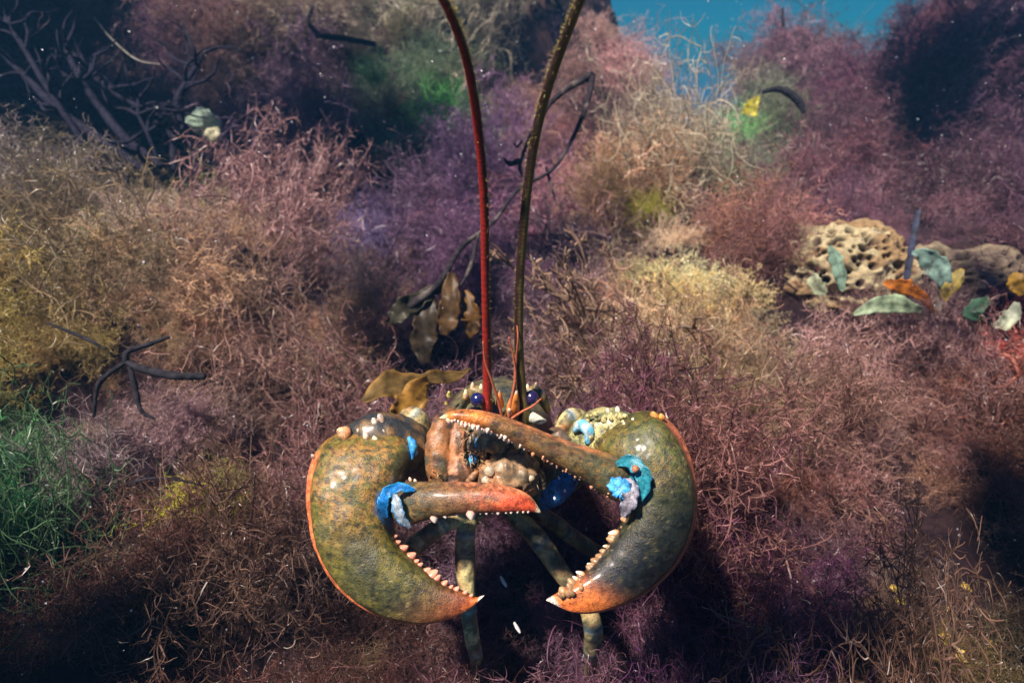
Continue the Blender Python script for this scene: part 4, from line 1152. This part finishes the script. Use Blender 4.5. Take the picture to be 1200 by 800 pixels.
for (pp, rr), lb in zip(TH, TL):
    runs = [(pp, [r_ * .62 for r_ in rr])]
    for _ in range(9):                                   # thin side twigs that tangle with the neighbours
        b_ = rg.randrange(1, len(pp)); x, y, d = pp[b_]; a_ = rg.uniform(-2.9, -.3); q = [(x, y, d)]
        for k_ in range(4):
            a_ += rg.uniform(-.6, .6); x += math.cos(a_) * rg.uniform(8, 20); y += math.sin(a_) * rg.uniform(8, 20); d += rg.uniform(-.03, .03); q.append((x, y, d))
        runs.append((q, [2.4, 2.0, 1.6, 1.1, .6]))
    stem('kelp_stipe', runs, lb, 'kelp stipe', col=(.022, .02, .035), group='dark kelp stipes in the thicket')

TW = [
 ([([(55, 378, .60), (85, 390, .60), (108, 400, .60), (122, 409, .60)], [1.2, 2.2, 2, 1])], 'thin black twig caught on the left mound'),
 ([([(240, 441, .585), (205, 440, .58), (170, 433, .58), (147, 424, .58)], [4.5, 5, 5, 3]), ([(147, 424, .58), (150, 412, .58), (170, 405, .585), (198, 395, .59)], [3.2, 3.5, 3, 2]),
   ([(148, 424, .58), (125, 440, .58), (114, 455, .58), (110, 488, .58)], [2.5, 3, 2.5, 2]), ([(152, 430, .58), (158, 452, .58), (165, 480, .58), (180, 490, .58)], [3, 3.5, 2.5, 1.5])], 'forked black kelp holdfast lying on the left mound'),
 ([([(150, 566, .50), (180, 560, .50), (215, 563, .50), (240, 570, .505)], [1, 1.5, 1.5, 1])], 'thin black twig above the yellow green curly tuft'),
 ([([(370, 42, 1.5), (400, 45, 1.5), (440, 52, 1.5)], [3, 3.5, 3]), ([(372, 40, 1.5), (362, 25, 1.5), (366, 8, 1.5)], [3, 2.5, 2])], 'dark forked twig against the pale gap at the top'),
 ([([(890, 108, 1.35), (915, 105, 1.35), (935, 118, 1.35), (942, 132, 1.35)], [2, 4, 5, 2.5])], 'dark hooked twig right of the yellow leaf'),
 ([([(918, 30, 1.9), (917, 20, 1.9), (917, 10, 1.9)], [2, 2, 1.5])], 'short dark twig upright against the open blue water'),
 ([([(902, 317, .9), (918, 328, .9), (935, 342, .9)], [.9, 1.2, 1])], 'fine reddish twig left of the pitted rock'),
]
for pp, lb in TW:
    stem('twig', pp, lb, 'twig', col=(.028, .026, .032))

# pale loose threads
TD = [([(1065, 400, .78), (1062, 425, .76), (1085, 428, .75), (1120, 432, .75)], 'thin dark curved thread under the leaves on the right'),
      ([(110, 20, 1.2), (130, 45, 1.2), (160, 70, 1.2), (190, 76, 1.2)], 'thin pale thread curving over the thicket'),
      ([(725, 265, 1.1), (722, 245, 1.1), (730, 232, 1.1), (745, 228, 1.1)], 'thin pale hooked thread beside the yellow green round tuft'),
      ([(690, 490, .60), (760, 500, .58), (810, 505, .56), (850, 500, .56)], None)]
for pp, lb in TD[:3]:
    stem('thread', [(pp, [.7, .9, .9, .5])], lb, 'seaweed thread', col=(.3, .28, .24) if 'pale' in lb else (.05, .03, .03), lump=0)

# ------------------------------------------------------------------ pitted rock, leaves
def pitted(px, py, d, rx, ry, rz, col0, col1, label, seed, npit=330):
    c = P(px, py, d) + np.array([0, ry * .7, -rz * .6])
    m, k = 170, 280
    u = np.linspace(.02, math.pi * .62, m)[:, None]; t = np.linspace(0, 2 * math.pi, k, endpoint=False)[None]
    D = np.stack([np.sin(u) * np.cos(t), np.sin(u) * np.sin(t), np.cos(u) + 0 * t], -1)
    r = 1 + (fbm(D * 2.3 + seed, 4) - .5) * .5
    rg_ = np.random.default_rng(seed)
    pits = nrm(rg_.normal(size=(npit, 3)) * [1, .8, .8] + [0, -.5, .5]); pr = rg_.uniform(.03, .075, npit)
    pit = np.stack([np.exp(-(np.linalg.norm(row[:, None] - pits[None], axis=-1) / pr) ** 2).max(-1) for row in D])
    r = r - smooth01(pit, .25, .9) * .16 + (fbm(D * 6 + seed, 3) - .5) * .05
    V = (c + D * r[..., None] * np.array([rx, ry, rz])).reshape(-1, 3)
    C = mixc(mixc(col0, col1, smooth01(fbm(D * 3 + seed, 3), .42, .6)), (.05, .03, .028), smooth01(pit, .35, .8)).reshape(-1, 3)
    return tag(link_mesh('pitted_rock', V, grid_faces(m, k), M_ROCK, C, True, None, c), label, 'rock', 'pitted rocks among the seaweed')
pitted(1012, 296, .88, .110, .09, .092, (.40, .34, .20), (.27, .18, .09), 'cream and ochre pitted rock left of the slanting dark blade', 3)
pitted(1160, 330, .90, .135, .10, .100, (.12, .09, .07), (.21, .17, .11), 'darker brown pitted rock behind the leaves at the right edge', 8)
for (x, y, d, s, c_, lb) in [(238, 142, 1.35, .035, (.36, .48, .36), 'pale green angular pebble in the gap of the dark thicket'), (250, 158, 1.33, .018, (.5, .48, .32), 'small cream pebble just below the pale green one')]:
    c = P(x, y, d); m, k = 14, 20
    u = np.linspace(.02, math.pi - .02, m)[:, None]; t = np.linspace(0, 2 * math.pi, k, endpoint=False)[None]
    D = np.stack([np.sin(u) * np.cos(t), np.sin(u) * np.sin(t), np.cos(u) + 0 * t], -1)
    V = (c + D * (1 + (fbm(D * 1.6 + x, 3) - .5) * .9)[..., None] * s * np.array([1, .8, .8])).reshape(-1, 3)
    tag(link_mesh('pebble', V, grid_faces(m, k), M_ROCK, np.tile(c_, (len(V), 1)), False, None, c), lb, 'pebble')

BG = 'leafy blades beside the pitted rocks'
def leaf(pts_, wd, col, lb, name='leaf', edge=None, ruff=.15, waves=1.5, **kw):
    return blade(name, [P(*v) for v in pts_], [w_ * HF / 600 * pts_[0][2] for w_ in wd], col, lb, 'leaf', ruff=ruff, waves=waves, edge=edge, n=30, m=9, group=BG, **kw)
leaf([(1000, 368, .76), (1020, 360, .75), (1045, 356, .75), (1065, 360, .75), (1080, 364, .76)], [2, 8, 10, 7, 3], (.34, .44, .28), 'pale green curved leaf lying lowest of the leaves')
leaf([(1108, 345, .78), (1104, 325, .77), (1094, 308, .77), (1080, 298, .77), (1069, 296, .77)], [3, 9, 13, 8, 2], (.26, .40, .34), 'pale bluish leaf with ragged upper edge above the orange one', ruff=.3)
leaf([(1104, 352, .78), (1112, 340, .77), (1122, 325, .765), (1128, 315, .765)], [4, 7, 7, 2], (.34, .26, .06), 'upright olive brown leaf right of the pale bluish one')
leaf([(1094, 365, .78), (1084, 350, .77), (1068, 339, .76), (1050, 334, .755), (1036, 331, .755)], [2, 4, 8, 8, 3], (.60, .20, .03), 'bright orange leaf curving up from the leaf base')
leaf([(1062, 330, .80), (1066, 305, .80), (1071, 275, .80), (1077, 246, .80)], [3, 3.6, 3.4, 2.5], (.03, .04, .085), 'slanting dark blue blade in front of the cream rock', ruff=.05)
leaf([(988, 340, .75), (984, 320, .75), (978, 300, .75), (972, 288, .75)], [3, 7, 7, 2], (.26, .40, .30), 'small pale green sprig leaf in front of the cream rock')
leaf([(968, 344, .75), (960, 338, .75), (955, 328, .75), (957, 320, .75)], [3, 8, 8, 2], (.42, .46, .30), 'tiny crumpled pale leaf left of the sprig')
leaf([(1200, 345, .74), (1196, 335, .74), (1193, 328, .74), (1196, 320, .74)], [6, 10, 10, 4], (.55, .32, .05), 'amber leaf cut off by the right edge of the photo')
leaf([(1150, 375, .75), (1140, 366, .75), (1150, 356, .75), (1160, 350, .75)], [3, 9, 8, 3], (.05, .12, .07), 'dark green crumpled leaf below the darker rock')
leaf([(1165, 382, .74), (1178, 378, .74), (1188, 366, .74), (1192, 354, .74)], [3, 9, 8, 3], (.45, .50, .36), 'cream crumpled leaf in the right part of the leaf heap')
leaf([(1098, 372, .78), (1097, 362, .78), (1103, 350, .78), (1104, 338, .78)], [5, 6, 5, 3], (.10, .06, .04), 'dark stub that the orange leaf grows from')
leaf([(876, 135, 1.25), (880, 127, 1.25), (884, 120, 1.25), (889, 113, 1.25)], [8, 8, 6, 2], (.55, .50, .06), 'yellow pointed leaf above the bright green tuft')

# glossy golden scraps in the lower right corner, floating crumbs
M_GOLD = blade_mat('glossy_scrap', rough=.12, trans=.2, scale=200, mott=.6)
GL = [(1048, 690, 'golden glinting scrap left of the others', 9), (1055, 705, 'amber glinting scrap just below the golden one', 8), (1132, 688, 'pale gold pointed scrap highest on the right', 10), (1112, 716, 'small gold scrap between the pointed one and the heap', 7),
      (1108, 748, 'largest gold scrap in the heap near the corner', 15), (1125, 768, 'flat yellow scrap lowest in the heap', 13), (1162, 756, 'yellow glinting scrap nearest the right edge', 10), (1095, 770, 'greenish gold scrap at the left foot of the heap', 8)]
for i, (x, y, lb, s) in enumerate(GL):
    q, d = surf(x, y); d = d - .07; s *= .8
    a_ = random.uniform(.3, .9)
    dx, dy = math.cos(a_) * s, math.sin(a_) * s * .6
    blade('kelp_scrap', [P(x - dx, y - dy, d), P(x - dx * .3, y - dy * .2 - 2, d - .004), P(x + dx * .4, y + dy * .5, d), P(x + dx, y + dy, d + .003)], [.0008, s * .00032, s * .0004, .0005], (.70, .50, .12), lb, 'kelp scrap',
          nrmv=tuple(nrm(np.array(to_sun) + nrm(C0 - q) + RNG.normal(size=3) * .12)), ruff=.5, waves=2, n=24, m=9, mat=M_GOLD, group='glinting kelp scraps')
for (x, y, d, a_, lb) in [(590, 681, .46, .9, 'white sliver of shell between the claw tips'), (606, 735, .45, 1.1, 'thin pale sliver of shell below the claw tips'), (800, 545, .5, .2, None)][:2]:
    mb = MB(); dx = math.cos(a_) * 6
    tube(mb, [P(x - 3.5, y - 6, d), P(x, y, d), P(x + 3.5, y + 6, d)], [.0009, .0014, .0008], (.75, .74, .72), 12, 7, flat=.5)
    tag(mb.build('shell_sliver', M_ROCK, None, P(x, y, d)), lb, 'shell')

# marine snow: fine specks drifting in the water and settled on the weed
n = 1500
Vs, Fs = [], []
k = 0
base_t = np.array([[1, 1, 1], [1, -1, -1], [-1, 1, -1], [-1, -1, 1]], float)
for i in range(n):
    px, py = random.uniform(-60, 1260), random.uniform(-40, 840)
    if i % 2 and not (340 < px < 830 and 430 < py < 760):
        q, d = surf(px, py) if i % 4 == 1 else (None, random.uniform(.45, 1.6))
        if q is not None: d = max(.35, d - random.uniform(.02, .07))
    else:
        d = random.uniform(.42, 1.8)
        if 340 < px < 830 and 430 < py < 760: d = random.uniform(.5, .9)
    r = random.choice([.35, .45, .6, .9]) * HF / 600 * d * 1.05
    c = P(px, py, d)
    if c[2] < height(c[0], c[1]) + .01: continue
    Rm = nrm(RNG.normal(size=(4, 3)))
    Vs.append(c + (base_t + RNG.normal(size=(4, 3)) * .3) * r); Fs += [(k, k + 1, k + 2), (k, k + 3, k + 1), (k, k + 2, k + 3), (k + 1, k + 3, k + 2)]; k += 4
o = link_mesh('floating_specks', np.concatenate(Vs), Fs, M_ROCK, np.tile((.75, .75, .8), (k, 1)), False)
tag(o, 'fine pale specks drifting in the water all around', 'specks', kind='stuff')

# kelp blades added out of view along the sun rays to shade edges and hollows
def overhead(px, py, h, L, wd, az_, label):
    q, d = surf(px, py)
    c = q + np.array(to_sun) / to_sun[2] * h
    dv = np.array([math.cos(az_), math.sin(az_), 0.0])
    mid = [c - dv * L, c - dv * L * .4 + [0, 0, .03], c + dv * L * .4 - [0, 0, .02], c + dv * L]
    o = blade('shade_frond', mid, [wd * .3, wd, wd * .9, wd * .1], (.14, .10, .03), label, 'kelp', nrmv=(.1, .1, 1), ruff=.3, waves=3, thick=.003)
    return o
for a in [(110, 800, .6, .14, .05, .9, 'thin brown shade frond added out of view over the brown weed at the bottom'), (960, 800, .6, .13, .045, .4, 'thin brown shade frond added out of view over the purple weed at the bottom'), (1235, 620, .6, .12, .05, 1.8, 'thin brown shade frond added out of view over the right border'),
          (60, 170, .95, .62, .30, .2, 'broad brown shade frond added out of view above the dark thicket'), (540, 405, .62, .17, .095, .9, 'tiny shade frond added out of view above the hollow behind the lobster'), (640, 335, .8, .15, .06, .5, 'curled shade frond added out of view above the violet hollow'),
          (-30, 380, .75, .26, .09, 1.6, 'slender shade frond added out of view over the left end of the mound'), (1215, 420, .75, .22, .06, 1.4, 'slender shade frond added out of view over the darker rock'), (-60, 40, 1.0, .7, .25, .8, 'broad brown shade frond added out of view over the left border'),
          (190, 150, .9, .40, .12, .1, 'slim brown shade frond added out of view above the stipes'),
          (1230, 130, 1.0, .70, .27, 1.9, 'broad brown shade frond added out of view over the right hill'), (1230, 700, .70, .22, .06, 1.2, 'narrow brown shade frond added out of view over the lower right corner'),
          (-40, 770, .70, .22, .07, 1.9, 'narrow brown shade frond added out of view over the lower left corner'),
          (410, 225, .85, .45, .17, .3, 'shade frond added out of view above the dark hollow behind the mound'),
          (640, 330, .75, .26, .06, .1, 'small shade frond added out of view above the violet hollow'), (1100, 150, .8, .3, .09, .9, 'small shade frond added out of view above the right hill')]:
    overhead(*a)

# ------------------------------------------------------------------ the water between things
HAZE = True
if HAZE:
    m, n_, l = new_mat('sea_haze')
    oo = n_.new('ShaderNodeOutputMaterial'); v = n_.new('ShaderNodeVolumePrincipled')
    v.inputs['Color'].default_value = (.09, .36, .72, 1)
    v.inputs['Density'].default_value = .05
    v.inputs['Anisotropy'].default_value = .2
    l.new(v.outputs[0], oo.inputs['Volume'])
    x0, x1, y0, y1, z0, z1 = -45, 45, -3, 52, -2.5, 2.2
    V = [(x, y, z) for x in (x0, x1) for y in (y0, y1) for z in (z0, z1)]
    F = [(0, 1, 3, 2), (4, 6, 7, 5), (0, 4, 5, 1), (2, 3, 7, 6), (0, 2, 6, 4), (1, 5, 7, 3)]
    o = link_mesh('haze', V, F, m, smooth=False)
    tag(o, 'blue green haze of the sea water around everything', 'haze', kind='stuff')
